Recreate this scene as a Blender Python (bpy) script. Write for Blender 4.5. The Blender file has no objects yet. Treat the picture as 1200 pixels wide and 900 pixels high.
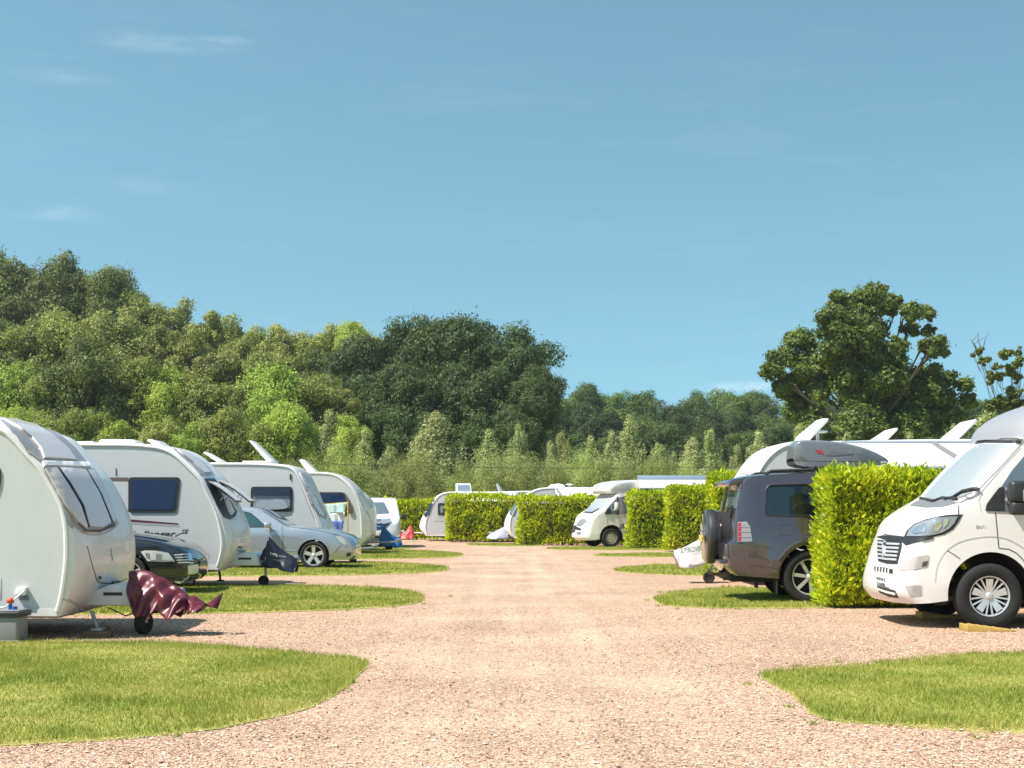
import bpy, bmesh, math, random
import numpy as np
from mathutils import Vector, Matrix, geometry
from mathutils.bvhtree import BVHTree
from mathutils import noise as mnoise

R = math.radians
F, YH, CH = 1600.0, 602.0, 1.3          # focal length in photo pixels, horizon row, camera height
scene = bpy.context.scene
COL = scene.collection
rng = np.random.default_rng(7)
random.seed(7)

def px(x, y, Z):
    """photo pixel at distance Z -> (X, height)"""
    return ((x-600.0)*Z/F, CH-(y-YH)*Z/F)
def gnd(x, y, h=0.0):
    """photo pixel -> point on the ground plane"""
    Z = F*(CH-h)/(y-YH)
    return ((x-600.0)*Z/F, Z)

# ------------------------------------------------------------------ objects
def tagp(o, label=None, cat=None, group=None, kind=None):
    if label: o['label'] = label
    if cat: o['category'] = cat
    if group: o['group'] = group
    if kind: o['kind'] = kind
    return o
def thing(name, label, cat, loc=(0, 0, 0), group=None, rz=0.0):
    o = bpy.data.objects.new(name, None); COL.objects.link(o)
    o.location = loc; o.rotation_euler = (0, 0, rz); o.empty_display_size = .2
    return tagp(o, label, cat, group)
def link(name, me, parent=None, mats=None):
    o = bpy.data.objects.new(name, me); COL.objects.link(o)
    if mats is not None:
        if not isinstance(mats, (list, tuple)): mats = [mats]
        if len(me.materials): me.materials.clear()
        for m in mats: me.materials.append(m)
    if parent is not None: o.parent = parent
    return o
def copy_tree(o, parent=None):
    c = o.copy(); COL.objects.link(c); c.parent = parent
    for ch in list(o.children): copy_tree(ch, c)
    return c
def mesh_from(verts, faces, smooth=True, angle=None, name='mesh'):
    me = bpy.data.meshes.new(name)
    me.from_pydata([tuple(v) for v in verts], [], [tuple(f) for f in faces])
    me.update()
    if smooth:
        me.shade_smooth()
        if angle: me.set_sharp_from_angle(angle=R(angle))
    return me
def mesh_np(V, Fq, smooth=False, name='mesh'):
    """fast mesh from numpy: V (n,3), Fq (m,k)"""
    me = bpy.data.meshes.new(name)
    k = Fq.shape[1]
    me.vertices.add(len(V)); me.vertices.foreach_set('co', V.astype(np.float32).ravel())
    me.loops.add(Fq.size); me.loops.foreach_set('vertex_index', Fq.astype(np.int32).ravel())
    me.polygons.add(len(Fq)); me.polygons.foreach_set('loop_start', np.arange(0, Fq.size, k, dtype=np.int32))
    me.polygons.foreach_set('use_smooth', np.full(len(Fq), smooth))
    me.update(calc_edges=True)
    return me

class MB:
    """collects simple solids into one mesh"""
    def __init__(s): s.bm = bmesh.new()
    def _add(s, b2, M=None):
        me = bpy.data.meshes.new('t'); b2.to_mesh(me); b2.free()
        if M is not None: me.transform(M)
        s.bm.from_mesh(me); bpy.data.meshes.remove(me)
    def box(s, c, d, bev=.0, rot=(0, 0, 0), seg=2):
        b = bmesh.new(); bmesh.ops.create_cube(b, size=1)
        bmesh.ops.scale(b, vec=d, verts=b.verts)
        if bev > 0: bmesh.ops.bevel(b, geom=list(b.edges), offset=min(bev, min(d)*.45), segments=seg, affect='EDGES', profile=.5)
        M = Matrix.Translation(c) @ (Matrix.Rotation(rot[2], 4, 'Z') @ Matrix.Rotation(rot[1], 4, 'Y') @ Matrix.Rotation(rot[0], 4, 'X'))
        s._add(b, M); return s
    def tube(s, pts, r, n=8, cap=True):
        pts = [Vector(p) for p in pts]; m = len(pts)
        rr = r if isinstance(r, (list, tuple)) else [r]*m
        b = bmesh.new(); rings = []; up = None
        for i, p in enumerate(pts):
            t = (pts[min(i+1, m-1)]-pts[max(i-1, 0)]).normalized()
            if up is None: up = t.orthogonal().normalized()
            else:
                up = (up - t*up.dot(t)); up = up.normalized() if up.length > 1e-5 else t.orthogonal().normalized()
            sd = t.cross(up)
            rings.append([b.verts.new(p+(up*math.cos(a)+sd*math.sin(a))*rr[i]) for a in [2*math.pi*k/n for k in range(n)]])
        for i in range(m-1):
            for k in range(n):
                b.faces.new((rings[i][k], rings[i][(k+1) % n], rings[i+1][(k+1) % n], rings[i+1][k]))
        if cap and n > 2:
            b.faces.new(rings[0][::-1]); b.faces.new(rings[-1])
        s._add(b); return s
    def lathe(s, prof, c=(0, 0, 0), axis='Z', n=32, close=False):
        """prof: list of (radius, along-axis)"""
        b = bmesh.new(); rings = []
        for (r, h) in prof:
            if r < 1e-5: rings.append([b.verts.new((0, 0, h))])
            else: rings.append([b.verts.new((r*math.cos(2*math.pi*k/n), r*math.sin(2*math.pi*k/n), h)) for k in range(n)])
        L = len(rings)
        for i in range(L if close else L-1):
            A, B = rings[i], rings[(i+1) % L]
            for k in range(n):
                k2 = (k+1) % n
                if len(A) == 1 and len(B) == 1: continue
                if len(A) == 1: b.faces.new((A[0], B[k2], B[k]))
                elif len(B) == 1: b.faces.new((A[k], A[k2], B[0]))
                else: b.faces.new((A[k], A[k2], B[k2], B[k]))
        M = Matrix.Translation(c)
        if axis == 'Y': M = M @ Matrix.Rotation(R(90), 4, 'X')
        if axis == 'X': M = M @ Matrix.Rotation(R(90), 4, 'Y')
        s._add(b, M); return s
    def prism(s, poly, y0, y1, bev=0):
        """poly (x,z) extruded y0..y1"""
        b = bmesh.new()
        vs = [b.verts.new((x, y0, z)) for x, z in poly]
        f = b.faces.new(vs)
        r = bmesh.ops.extrude_face_region(b, geom=[f])
        bmesh.ops.translate(b, vec=(0, y1-y0, 0), verts=[g for g in r['geom'] if isinstance(g, bmesh.types.BMVert)])
        if bev: bmesh.ops.bevel(b, geom=list(b.edges), offset=bev, segments=2, affect='EDGES', profile=.5)
        s._add(b); return s
    def build(s, name, mats, parent=None, smooth=True, angle=40):
        bmesh.ops.recalc_face_normals(s.bm, faces=s.bm.faces)
        me = bpy.data.meshes.new(name); s.bm.to_mesh(me); s.bm.free()
        if smooth: me.shade_smooth(); me.set_sharp_from_angle(angle=R(angle))
        return link(name, me, parent, mats)

# ------------------------------------------------------------------ materials
def newmat(name):
    m = bpy.data.materials.new(name); m.use_nodes = True
    nt = m.node_tree; nt.nodes.clear()
    out = nt.nodes.new('ShaderNodeOutputMaterial')
    return m, nt, out
def N(nt, t, **kw):
    n = nt.nodes.new(t)
    for k, v in kw.items():
        if k.startswith('i_'):
            key = k[2:].replace('_', ' ')
            n.inputs[key].default_value = v
        else: setattr(n, k, v)
    return n
def L(nt, a, b): nt.links.new(a, b)
def ramp(nt, fac, stops):
    r = nt.nodes.new('ShaderNodeValToRGB'); els = r.color_ramp.elements
    while len(els) < len(stops): els.new(.5)
    for e, (p, c) in zip(els, stops):
        e.position = p; e.color = (c[0], c[1], c[2], 1) if len(c) == 3 else c
    L(nt, fac, r.inputs['Fac']); return r.outputs['Color']
def paint(name, col, rough=.35, metal=0.0, coat=.3, dirt=.12, dirtcol=(.25, .2, .15), scale=1.5, bump=0.0, spec=.5):
    """paint, plastic or metal with soft uneven dirt that gathers low down and a slight wave in the panel"""
    m, nt, out = newmat(name)
    b = N(nt, 'ShaderNodeBsdfPrincipled')
    b.inputs['Roughness'].default_value = rough; b.inputs['Metallic'].default_value = metal
    b.inputs['Coat Weight'].default_value = coat; b.inputs['Coat Roughness'].default_value = .03
    b.inputs['Specular IOR Level'].default_value = spec
    tc = N(nt, 'ShaderNodeTexCoord')
    mp = N(nt, 'ShaderNodeMapping'); mp.inputs['Scale'].default_value = (1, 1, .35); L(nt, tc.outputs['Object'], mp.inputs['Vector'])
    no = N(nt, 'ShaderNodeTexNoise', i_Scale=scale*3, i_Detail=8.0, i_Roughness=.65); L(nt, mp.outputs['Vector'], no.inputs['Vector'])
    f = ramp(nt, no.outputs['Fac'], [(.42, (0, 0, 0)), (.85, (1, 1, 1))])
    mul = N(nt, 'ShaderNodeMath', operation='MULTIPLY'); L(nt, f, mul.inputs[0]); mul.inputs[1].default_value = dirt
    mix = N(nt, 'ShaderNodeMix', data_type='RGBA'); mix.inputs['A'].default_value = (*col, 1); mix.inputs['B'].default_value = (*dirtcol, 1)
    L(nt, mul.outputs[0], mix.inputs['Factor']); L(nt, mix.outputs['Result'], b.inputs['Base Color'])
    n2 = N(nt, 'ShaderNodeTexNoise', i_Scale=25.0, i_Detail=4.0); L(nt, tc.outputs['Object'], n2.inputs['Vector'])
    mr = N(nt, 'ShaderNodeMapRange'); mr.inputs['To Min'].default_value = max(rough-.08, .02); mr.inputs['To Max'].default_value = min(rough+.12, 1)
    L(nt, n2.outputs['Fac'], mr.inputs['Value']); L(nt, mr.outputs['Result'], b.inputs['Roughness'])
    if bump > 0:
        n3 = N(nt, 'ShaderNodeTexNoise', i_Scale=2.5, i_Detail=2.0); L(nt, tc.outputs['Object'], n3.inputs['Vector'])
        bp = N(nt, 'ShaderNodeBump', i_Strength=bump, i_Distance=.02); L(nt, n3.outputs['Fac'], bp.inputs['Height']); L(nt, bp.outputs['Normal'], b.inputs['Normal'])
    L(nt, b.outputs['BSDF'], out.inputs['Surface'])
    return m
def plain(name, col, rough=.6, metal=0.0, bump=.15, scale=40.0, var=.25, spec=.5):
    m, nt, out = newmat(name)
    b = N(nt, 'ShaderNodeBsdfPrincipled'); b.inputs['Roughness'].default_value = rough; b.inputs['Metallic'].default_value = metal
    b.inputs['Specular IOR Level'].default_value = spec
    tc = N(nt, 'ShaderNodeTexCoord')
    no = N(nt, 'ShaderNodeTexNoise', i_Scale=scale, i_Detail=5.0, i_Roughness=.6); L(nt, tc.outputs['Object'], no.inputs['Vector'])
    c0 = tuple(c*(1-var) for c in col); c1 = tuple(min(c*(1+var), 1) for c in col)
    L(nt, ramp(nt, no.outputs['Fac'], [(.25, c0), (.75, c1)]), b.inputs['Base Color'])
    if bump > 0:
        bp = N(nt, 'ShaderNodeBump', i_Strength=bump, i_Distance=.01); L(nt, no.outputs['Fac'], bp.inputs['Height']); L(nt, bp.outputs['Normal'], b.inputs['Normal'])
    L(nt, b.outputs['BSDF'], out.inputs['Surface'])
    return m
def glass_dark(name, col=(.02, .03, .04), rough=.04, alpha=1.0, spec=.6):
    m, nt, out = newmat(name)
    b = N(nt, 'ShaderNodeBsdfPrincipled'); b.inputs['Base Color'].default_value = (*col, 1)
    b.inputs['Roughness'].default_value = rough; b.inputs['Specular IOR Level'].default_value = spec
    b.inputs['Coat Weight'].default_value = .6 if spec > .4 else .2; b.inputs['Coat Roughness'].default_value = .02
    tc = N(nt, 'ShaderNodeTexCoord')
    no = N(nt, 'ShaderNodeTexNoise', i_Scale=3.0, i_Detail=2.0); L(nt, tc.outputs['Object'], no.inputs['Vector'])
    bp = N(nt, 'ShaderNodeBump', i_Strength=.12, i_Distance=.02); L(nt, no.outputs['Fac'], bp.inputs['Height']); L(nt, bp.outputs['Normal'], b.inputs['Normal'])
    if alpha < 1:
        tr = N(nt, 'ShaderNodeBsdfTransparent'); tr.inputs['Color'].default_value = (.55, .75, .8, 1)
        mx = N(nt, 'ShaderNodeMixShader'); mx.inputs['Fac'].default_value = alpha
        L(nt, tr.outputs[0], mx.inputs[1]); L(nt, b.outputs['BSDF'], mx.inputs[2]); L(nt, mx.outputs[0], out.inputs['Surface'])
    else: L(nt, b.outputs['BSDF'], out.inputs['Surface'])
    return m
def leafmat(name, c0, c1, c2, scale=.6, trans=.35, rough=.55, objvar=.0):
    """foliage: tone drifts from clump to clump and leaf to leaf, some light passes through"""
    m, nt, out = newmat(name)
    geo = N(nt, 'ShaderNodeNewGeometry'); oi = N(nt, 'ShaderNodeObjectInfo'); tc = N(nt, 'ShaderNodeTexCoord')
    n1 = N(nt, 'ShaderNodeTexNoise', i_Scale=scale, i_Detail=3.0); L(nt, tc.outputs['Object'], n1.inputs['Vector'])
    add = N(nt, 'ShaderNodeMath', operation='MULTIPLY_ADD'); L(nt, geo.outputs['Random Per Island'], add.inputs[0]); add.inputs[1].default_value = .5
    mm = N(nt, 'ShaderNodeMath', operation='MULTIPLY'); L(nt, n1.outputs['Fac'], mm.inputs[0]); mm.inputs[1].default_value = .75
    L(nt, mm.outputs[0], add.inputs[2])
    col = ramp(nt, add.outputs[0], [(.28, c0), (.6, c1), (.9, c2)])
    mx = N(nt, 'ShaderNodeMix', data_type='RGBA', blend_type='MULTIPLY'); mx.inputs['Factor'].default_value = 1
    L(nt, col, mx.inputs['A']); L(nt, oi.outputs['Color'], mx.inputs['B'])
    b = N(nt, 'ShaderNodeBsdfPrincipled'); b.inputs['Roughness'].default_value = rough; b.inputs['Specular IOR Level'].default_value = .35
    L(nt, mx.outputs['Result'], b.inputs['Base Color'])
    t = N(nt, 'ShaderNodeBsdfTranslucent')
    hs = N(nt, 'ShaderNodeHueSaturation'); hs.inputs['Value'].default_value = 1.25; hs.inputs['Hue'].default_value = .488; L(nt, mx.outputs['Result'], hs.inputs['Color'])
    L(nt, hs.outputs['Color'], t.inputs['Color'])
    ms = N(nt, 'ShaderNodeMixShader'); ms.inputs['Fac'].default_value = trans
    L(nt, b.outputs['BSDF'], ms.inputs[1]); L(nt, t.outputs[0], ms.inputs[2]); L(nt, ms.outputs[0], out.inputs['Surface'])
    return m

M = {}
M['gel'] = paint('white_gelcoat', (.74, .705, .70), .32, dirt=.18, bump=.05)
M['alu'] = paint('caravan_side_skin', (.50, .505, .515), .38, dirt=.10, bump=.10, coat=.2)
M['trim'] = paint('caravan_edge_trim', (.66, .64, .64), .3, dirt=.15)
M['trimgrey'] = paint('grey_frame', (.30, .28, .28), .4, dirt=.2)
M['white'] = paint('white_van_paint', (.68, .65, .64), .25, dirt=.03, coat=.5, bump=.04)
M['silver'] = paint('silver_car_paint', (.38, .41, .47), .20, metal=.55, dirt=.02, coat=.9)
M['suv'] = paint('grey_suv_paint', (.090, .078, .092), .12, metal=.6, dirt=.05, coat=1.0, dirtcol=(.10, .08, .08))
M['black'] = paint('black_car_paint', (.008, .010, .018), .12, dirt=.03, coat=1.0, dirtcol=(.06, .06, .06))
M['vanblue'] = paint('pale_van_paint', (.62, .65, .70), .25, dirt=.1, coat=.6)
M['podgrey'] = paint('silver_pod', (.36, .345, .36), .35, metal=.2, dirt=.12)
M['boxgrey'] = paint('roof_box_shell', (.20, .205, .225), .28, metal=.3, dirt=.0, coat=.5)
M['rubber'] = plain('rubber', (.012, .012, .012), .85, bump=.3, scale=60, var=.3)
M['blackpl'] = plain('black_plastic', (.02, .02, .022), .5, bump=.1)
M['greypl'] = plain('grey_plastic', (.16, .16, .17), .5, bump=.1, var=.12)
M['dark'] = plain('underside', (.012, .012, .013), .9)
M['steel'] = plain('galvanised_steel', (.28, .29, .30), .45, metal=.7, bump=.15, scale=30)
M['rust'] = plain('rusty_steel', (.10, .05, .03), .8, bump=.3, scale=30)
M['alloy'] = paint('alloy_wheel', (.62, .62, .65), .28, metal=.5, dirt=.06, coat=.3)
M['chrome'] = paint('chrome', (.75, .76, .78), .1, metal=1.0, dirt=.0, coat=0)
M['glass'] = glass_dark('tinted_window', (.012, .022, .05))
M['glassnavy'] = glass_dark('blue_tinted_window', (.012, .03, .085), rough=.06)
M['blind'] = glass_dark('window_with_blind', (.66, .575, .56), rough=.16, spec=.3)
M['curtaingrey'] = plain('grey_curtain', (.30, .33, .37), .9, bump=.3, var=.1)
M['blindgrey'] = glass_dark('window_with_grey_blind', (.20, .24, .28), rough=.08)
M['seeglass'] = glass_dark('clear_car_glass', (.01, .06, .07), rough=.02, alpha=.38)
M['suvglass'] = glass_dark('privacy_glass', (.006, .010, .014), rough=.02, alpha=.72)
M['screen'] = glass_dark('windscreen_with_silver_blind', (.36, .37, .375), rough=.10, spec=.5)
M['dkscreen'] = glass_dark('windscreen', (.10, .13, .15), rough=.03, spec=.9)
M['lamp'] = glass_dark('headlamp_lens', (.22, .24, .27), rough=.06, spec=.8)
M['lampclear'] = glass_dark('clear_headlamp', (.50, .50, .50), rough=.08)
M['lampbr'] = paint('lamp_reflector', (.62, .62, .64), .14, metal=.85, dirt=0)
M['lampdk'] = glass_dark('dark_lamp_housing', (.03, .03, .04), rough=.08)
M['taillamp'] = glass_dark('tail_lamp_lens', (.27, .24, .26), rough=.08)
M['bright'] = paint('brightwork', (.62, .62, .64), .25, metal=.35, dirt=.05)
M['recess'] = paint('recess_shade_grey', (.40, .37, .36), .4, dirt=.1)  # darker grey paints recess shade onto flat bumper panels
M['redlens'] = glass_dark('red_lens', (.35, .01, .01), rough=.1)
M['amber'] = glass_dark('amber_lens', (.6, .25, .02), rough=.1)
M['maroon'] = paint('maroon_vinyl', (.105, .012, .022), .36, dirt=.15, coat=.15, scale=3, dirtcol=(.20, .08, .09))
M['maroonband'] = paint('maroon_band', (.10, .02, .03), .35, dirt=.05)
M['brownband'] = paint('brown_band', (.13, .095, .095), .35, dirt=.05)
M['navycl'] = paint('black_vinyl', (.012, .012, .024), .42, dirt=.1, coat=.1, dirtcol=(.05, .05, .06))
M['bluecl'] = paint('blue_vinyl', (.005, .085, .26), .4, dirt=.1, coat=.1, dirtcol=(.02, .12, .3))
M['redcl'] = paint('red_vinyl', (.52, .05, .05), .45, dirt=.15, coat=0, dirtcol=(.6, .2, .18))
M['greycl'] = paint('grey_vinyl', (.30, .32, .42), .45, dirt=.15, coat=0)
M['whitecl'] = paint('white_vinyl', (.50, .45, .45), .42, dirt=.25, coat=.1, dirtcol=(.4, .33, .3))
M['teal'] = plain('pale_green_towel', (.45, .62, .58), .9, bump=.4, var=.06)
M['whcloth'] = plain('white_cloth', (.62, .64, .70), .9, bump=.4, var=.05)
M['blcloth'] = plain('blue_cloth', (.10, .15, .42), .9, bump=.4, var=.1)
M['canvas'] = paint('awning_canvas', (.60, .565, .56), .6, dirt=.12, coat=0, bump=.15)
M['peach'] = plain('peach_canvas', (.60, .42, .36), .8, bump=.2, var=.06)
M['rail'] = paint('awning_cassette', (.30, .36, .46), .35, metal=.3, dirt=.1)
M['ink'] = plain('black_lettering', (.03, .03, .035), .5, bump=0, var=0)
M['greyink'] = plain('grey_lettering', (.33, .33, .34), .5, bump=0, var=0)
M['whiteink'] = plain('white_lettering', (.75, .75, .78), .5, bump=0, var=0)
M['greenink'] = plain('green_lettering', (.03, .16, .11), .5, bump=0, var=.05)
M['seam'] = plain('panel_gap', (.05, .05, .05), .8, bump=0, var=.1)
M['softseam'] = plain('moulding_line', (.42, .40, .40), .6, bump=0, var=.1)
M['plate'] = paint('number_plate', (.70, .70, .68), .4, dirt=.08)
M['yplate'] = paint('yellow_number_plate', (.72, .48, .03), .4, dirt=.08)
M['yellow'] = paint('yellow_ramp', (.42, .27, .07), .5, dirt=.25, coat=0)
M['orange'] = plain('orange_plastic', (.55, .08, .02), .5)
M['bluepl'] = plain('blue_plastic', (.02, .10, .35), .5)
M['wastegrey'] = paint('grey_waste_tank', (.22, .21, .22), .5, dirt=.3, coat=0, dirtcol=(.3, .27, .24))
M['wood'] = plain('weathered_wood', (.14, .08, .045), .8, bump=.4, scale=18)
M['seat'] = plain('seat_fabric', (.04, .04, .045), .9)
M['redink'] = plain('red_flash', (.55, .03, .05), .5, bump=0, var=0)
M['bark'] = plain('bark', (.07, .055, .04), .9, bump=.6, scale=9, var=.45)
# ------------------------------------------------------------------ bodywork tools
def crspline(pts, step=.06, closed=False):
    """pts: list of (tuple values, corner flag, tag). Catmull-Rom through runs between corners"""
    n = len(pts)
    first = next((i for i in range(n) if pts[i][1]), 0)
    order = [pts[(first+i) % n] for i in range(n)]+[pts[first]]
    runs, cur = [], [order[0]]
    for p in order[1:]:
        cur.append(p)
        if p[1]: runs.append(cur); cur = [p]
    if len(cur) > 1: runs.append(cur)
    out, tags = [], []
    for run in runs:
        P = [np.array(p[0], float) for p in run]
        for i in range(len(P)-1):
            p0 = P[i-1] if i > 0 else 2*P[0]-P[1]
            p3 = P[i+2] if i+2 < len(P) else 2*P[-1]-P[-2]
            p1, p2 = P[i], P[i+1]
            d = np.linalg.norm((p2-p1)[:2]); k = max(1, int(math.ceil(d/step)))
            if len(P) == 2: k = max(1, int(math.ceil(d/.25)))
            for j in range(k):
                t = j/k
                v = .5*((2*p1)+(-p0+p2)*t+(2*p0-5*p1+4*p2-p3)*t*t+(-p0+3*p1-3*p2+p3)*t**3)
                out.append(v if len(P) > 2 else p1+(p2-p1)*t); tags.append(run[i][2])
    return np.array(out), tags
def inpoly(pts, poly):
    pts = np.asarray(pts, float); poly = np.asarray(poly, float)
    x, y = pts[:, 0], pts[:, 1]; c = np.zeros(len(pts), bool); j = len(poly)-1
    for i in range(len(poly)):
        xi, yi = poly[i]; xj, yj = poly[j]
        if yi != yj:
            c ^= ((yi > y) != (yj > y)) & (x < (xj-xi)*(y-yi)/(yj-yi)+xi)
        j = i
    return c
def segdist(pts, poly):
    pts = np.asarray(pts, float); A = np.asarray(poly, float); B = np.roll(A, -1, 0); best = np.full(len(pts), 1e9)
    for a, b in zip(A, B):
        d = b-a; l = d@d
        t = np.clip(((pts-a)@d)/(l if l > 0 else 1), 0, 1)[:, None]
        best = np.minimum(best, np.linalg.norm(pts-(a+t*d), axis=1))
    return best
def chaikin(p, k=2, closed=True):
    p = [np.array(q, float) for q in p]
    for _ in range(k):
        q = []
        n = len(p)
        for i in range(n if closed else n-1):
            a, b = p[i], p[(i+1) % n]
            q += [a*.75+b*.25, a*.25+b*.75]
        if not closed: q = [p[0]]+q+[p[-1]]
        p = q
    return [tuple(a) for a in p]
def roundpoly(p, r, k=4):
    """round each corner of polygon by radius-ish r"""
    out = []; n = len(p)
    for i in range(n):
        a, b, c = [np.array(p[(i+j) % n], float) for j in (-1, 0, 1)]
        u, v = a-b, c-b; lu, lv = np.linalg.norm(u), np.linalg.norm(v)
        d = min(r, lu*.45, lv*.45); s, e = b+u/lu*d, b+v/lv*d
        for j in range(k+1):
            t = j/k; out.append(tuple((1-t)**2*s+2*t*(1-t)*b+t*t*e))
    return out
def densify(p, step):
    out = []; n = len(p)
    for i in range(n):
        a, b = np.array(p[i], float), np.array(p[(i+1) % n], float)
        k = max(1, int(np.linalg.norm(b-a)/step))
        for j in range(k): out.append(tuple(a+(b-a)*j/k))
    return out
def cdt(loop, inner=(), grid=.1):
    """constrained triangulation of a loop (and inner constraint loops) with filler points"""
    loop = [tuple(p) for p in loop]
    verts = list(loop); edges = [(i, (i+1) % len(loop)) for i in range(len(loop))]
    for il in inner:
        o = len(verts); verts += [tuple(p) for p in il]; edges += [(o+i, o+(i+1) % len(il)) for i in range(len(il))]
    A = np.array(loop); mn, mx = A.min(0), A.max(0)
    gx, gy = np.meshgrid(np.arange(mn[0]+grid/2, mx[0], grid), np.arange(mn[1]+grid/2, mx[1], grid))
    g = np.c_[gx.ravel(), gy.ravel()]
    if len(g):
        ok = inpoly(g, loop) & (segdist(g, loop) > grid*.35)
        for il in inner: ok &= segdist(g, il) > grid*.3
        verts += [tuple(p) for p in g[ok]]
    r = geometry.delaunay_2d_cdt([Vector(v) for v in verts], edges, [], 0, 1e-6)
    V = [tuple(v) for v in r[0]]
    c = np.array([[sum(V[i][0] for i in f)/len(f), sum(V[i][1] for i in f)/len(f)] for f in r[2]])
    keep = inpoly(c, loop)
    return V, [tuple(f) for f, k in zip(r[2], keep) if k], c[keep]

class Body:
    """vehicle body: a strip that wraps across the width along a centre profile C and a shoulder profile S,
    and two side skins inside S bulged by the half-width function W. Local frame: y=0 is the centreline."""
    def __init__(s, name, ctrl, W, mats, parent, loc, n=2.6, m=8, step=.06, holes=(), grid=.12, rz=0.0):
        # ctrl entries: (sx, sz, dx, dz, flags) with flags 'c' corner, 'd' dark, 'g' grey
        pts = [((c[0], c[1], c[2], c[3]), 'c' in (c[4] if len(c) > 4 else ''), (c[4] if len(c) > 4 else '')) for c in ctrl]
        arr, tags = crspline(pts, step)
        S = arr[:, :2]; C = S+arr[:, 2:4]
        s.S, s.C, s.W, s.loc, s.parent = S, C, W, Vector(loc), parent; s.Ri = Matrix.Rotation(-rz, 3, 'Z')
        k = len(S); w = np.array([W(x, z) for x, z in S])
        verts, faces, mi, gl = [], [], [], {}
        idx = {}
        angs = [j/m*math.pi/2 for j in range(m+1)]
        row = [(-1, a) for a in angs[::-1]]+[(1, a) for a in angs[1:]]
        for i in range(k):
            for sg, a in row:
                q = math.cos(a)**(2/n) if a < math.pi/2-1e-6 else 0.0
                y = sg*w[i]*math.sin(a)**(2/n) if a > 0 else 0.0
                p = S[i]+(C[i]-S[i])*q
                verts.append((p[0], y, p[1]))
        rl = len(row)
        for i in range(k):
            i2 = (i+1) % k
            for j in range(rl-1):
                t = tags[i]
                if ('w' in t or 'r' in t) and 2 <= j < rl-3:
                    gl.setdefault('windscreen' if 'w' in t else 'rear_window', []).append((i*rl+j, i2*rl+j, i2*rl+j+1, i*rl+j+1))
                faces.append((i*rl+j, i2*rl+j, i2*rl+j+1, i*rl+j+1))
                mi.append(1 if 'd' in t else 2 if 'g' in t else 0)
        V, Fc, cen = cdt([tuple(p) for p in S], holes, grid)
        drop = np.zeros(len(Fc), bool)
        for h in holes: drop |= inpoly(cen, h)
        for sg in (-1, 1):
            o = len(verts)
            verts += [(v[0], sg*W(v[0], v[1]), v[1]) for v in V]
            for f, d in zip(Fc, drop):
                if not d: faces.append(tuple(o+i for i in (f if sg < 0 else f[::-1]))); mi.append(0)
        me = bpy.data.meshes.new(name); me.from_pydata(verts, [], faces)
        me.polygons.foreach_set('material_index', mi)
        bm = bmesh.new(); bm.from_mesh(me)
        bmesh.ops.remove_doubles(bm, verts=bm.verts, dist=2e-4)
        bmesh.ops.dissolve_degenerate(bm, dist=1e-5, edges=bm.edges)
        bmesh.ops.recalc_face_normals(bm, faces=bm.faces)
        bm.to_mesh(me)
        s.bvh = BVHTree.FromBMesh(bm); bm.free()
        me.shade_smooth(); me.set_sharp_from_angle(angle=R(38))
        s.obj = link(name, me, parent, mats)
        for nm, fl_ in gl.items():      # curved glass laid 5 mm proud of the shell
            g = mesh_from(verts, fl_, True, None, nm); b2 = bmesh.new(); b2.from_mesh(g)
            bmesh.ops.delete(b2, geom=[v for v in b2.verts if not v.link_faces], context='VERTS')
            bmesh.ops.recalc_face_normals(b2, faces=b2.faces)
            c0 = Vector((float(np.mean(S[:, 0])), 0, .6))
            b2.faces.ensure_lookup_table(); f0 = b2.faces[0]
            if f0.normal.dot(f0.calc_center_median()-c0) < 0: bmesh.ops.reverse_faces(b2, faces=b2.faces)
            b2.normal_update()
            for v in b2.verts: v.co += v.normal*.006
            b2.to_mesh(g); b2.free(); link(nm, g, parent, M['dkscreen'])
    def cast(s, x, y):
        o = s.Ri @ (Vector((0, 0, CH))-s.loc); d = s.Ri @ Vector(((x-600)/F, 1, -(y-YH)/F)).normalized()
        h = s.bvh.ray_cast(o, d)
        if h[0] is None:
            Zc = s.loc.length
            q = s.bvh.find_nearest(o+d*(getattr(s, 'lastd', Zc))); p, nn = q[0], q[1]
        else: p, nn = h[0], h[1]; s.lastd = h[3]
        if nn.dot(d) > 0: nn = -nn
        return p, nn, d
    def side(s, x, z, sg=-1):
        return Vector((x, sg*s.W(x, z), z))

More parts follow.
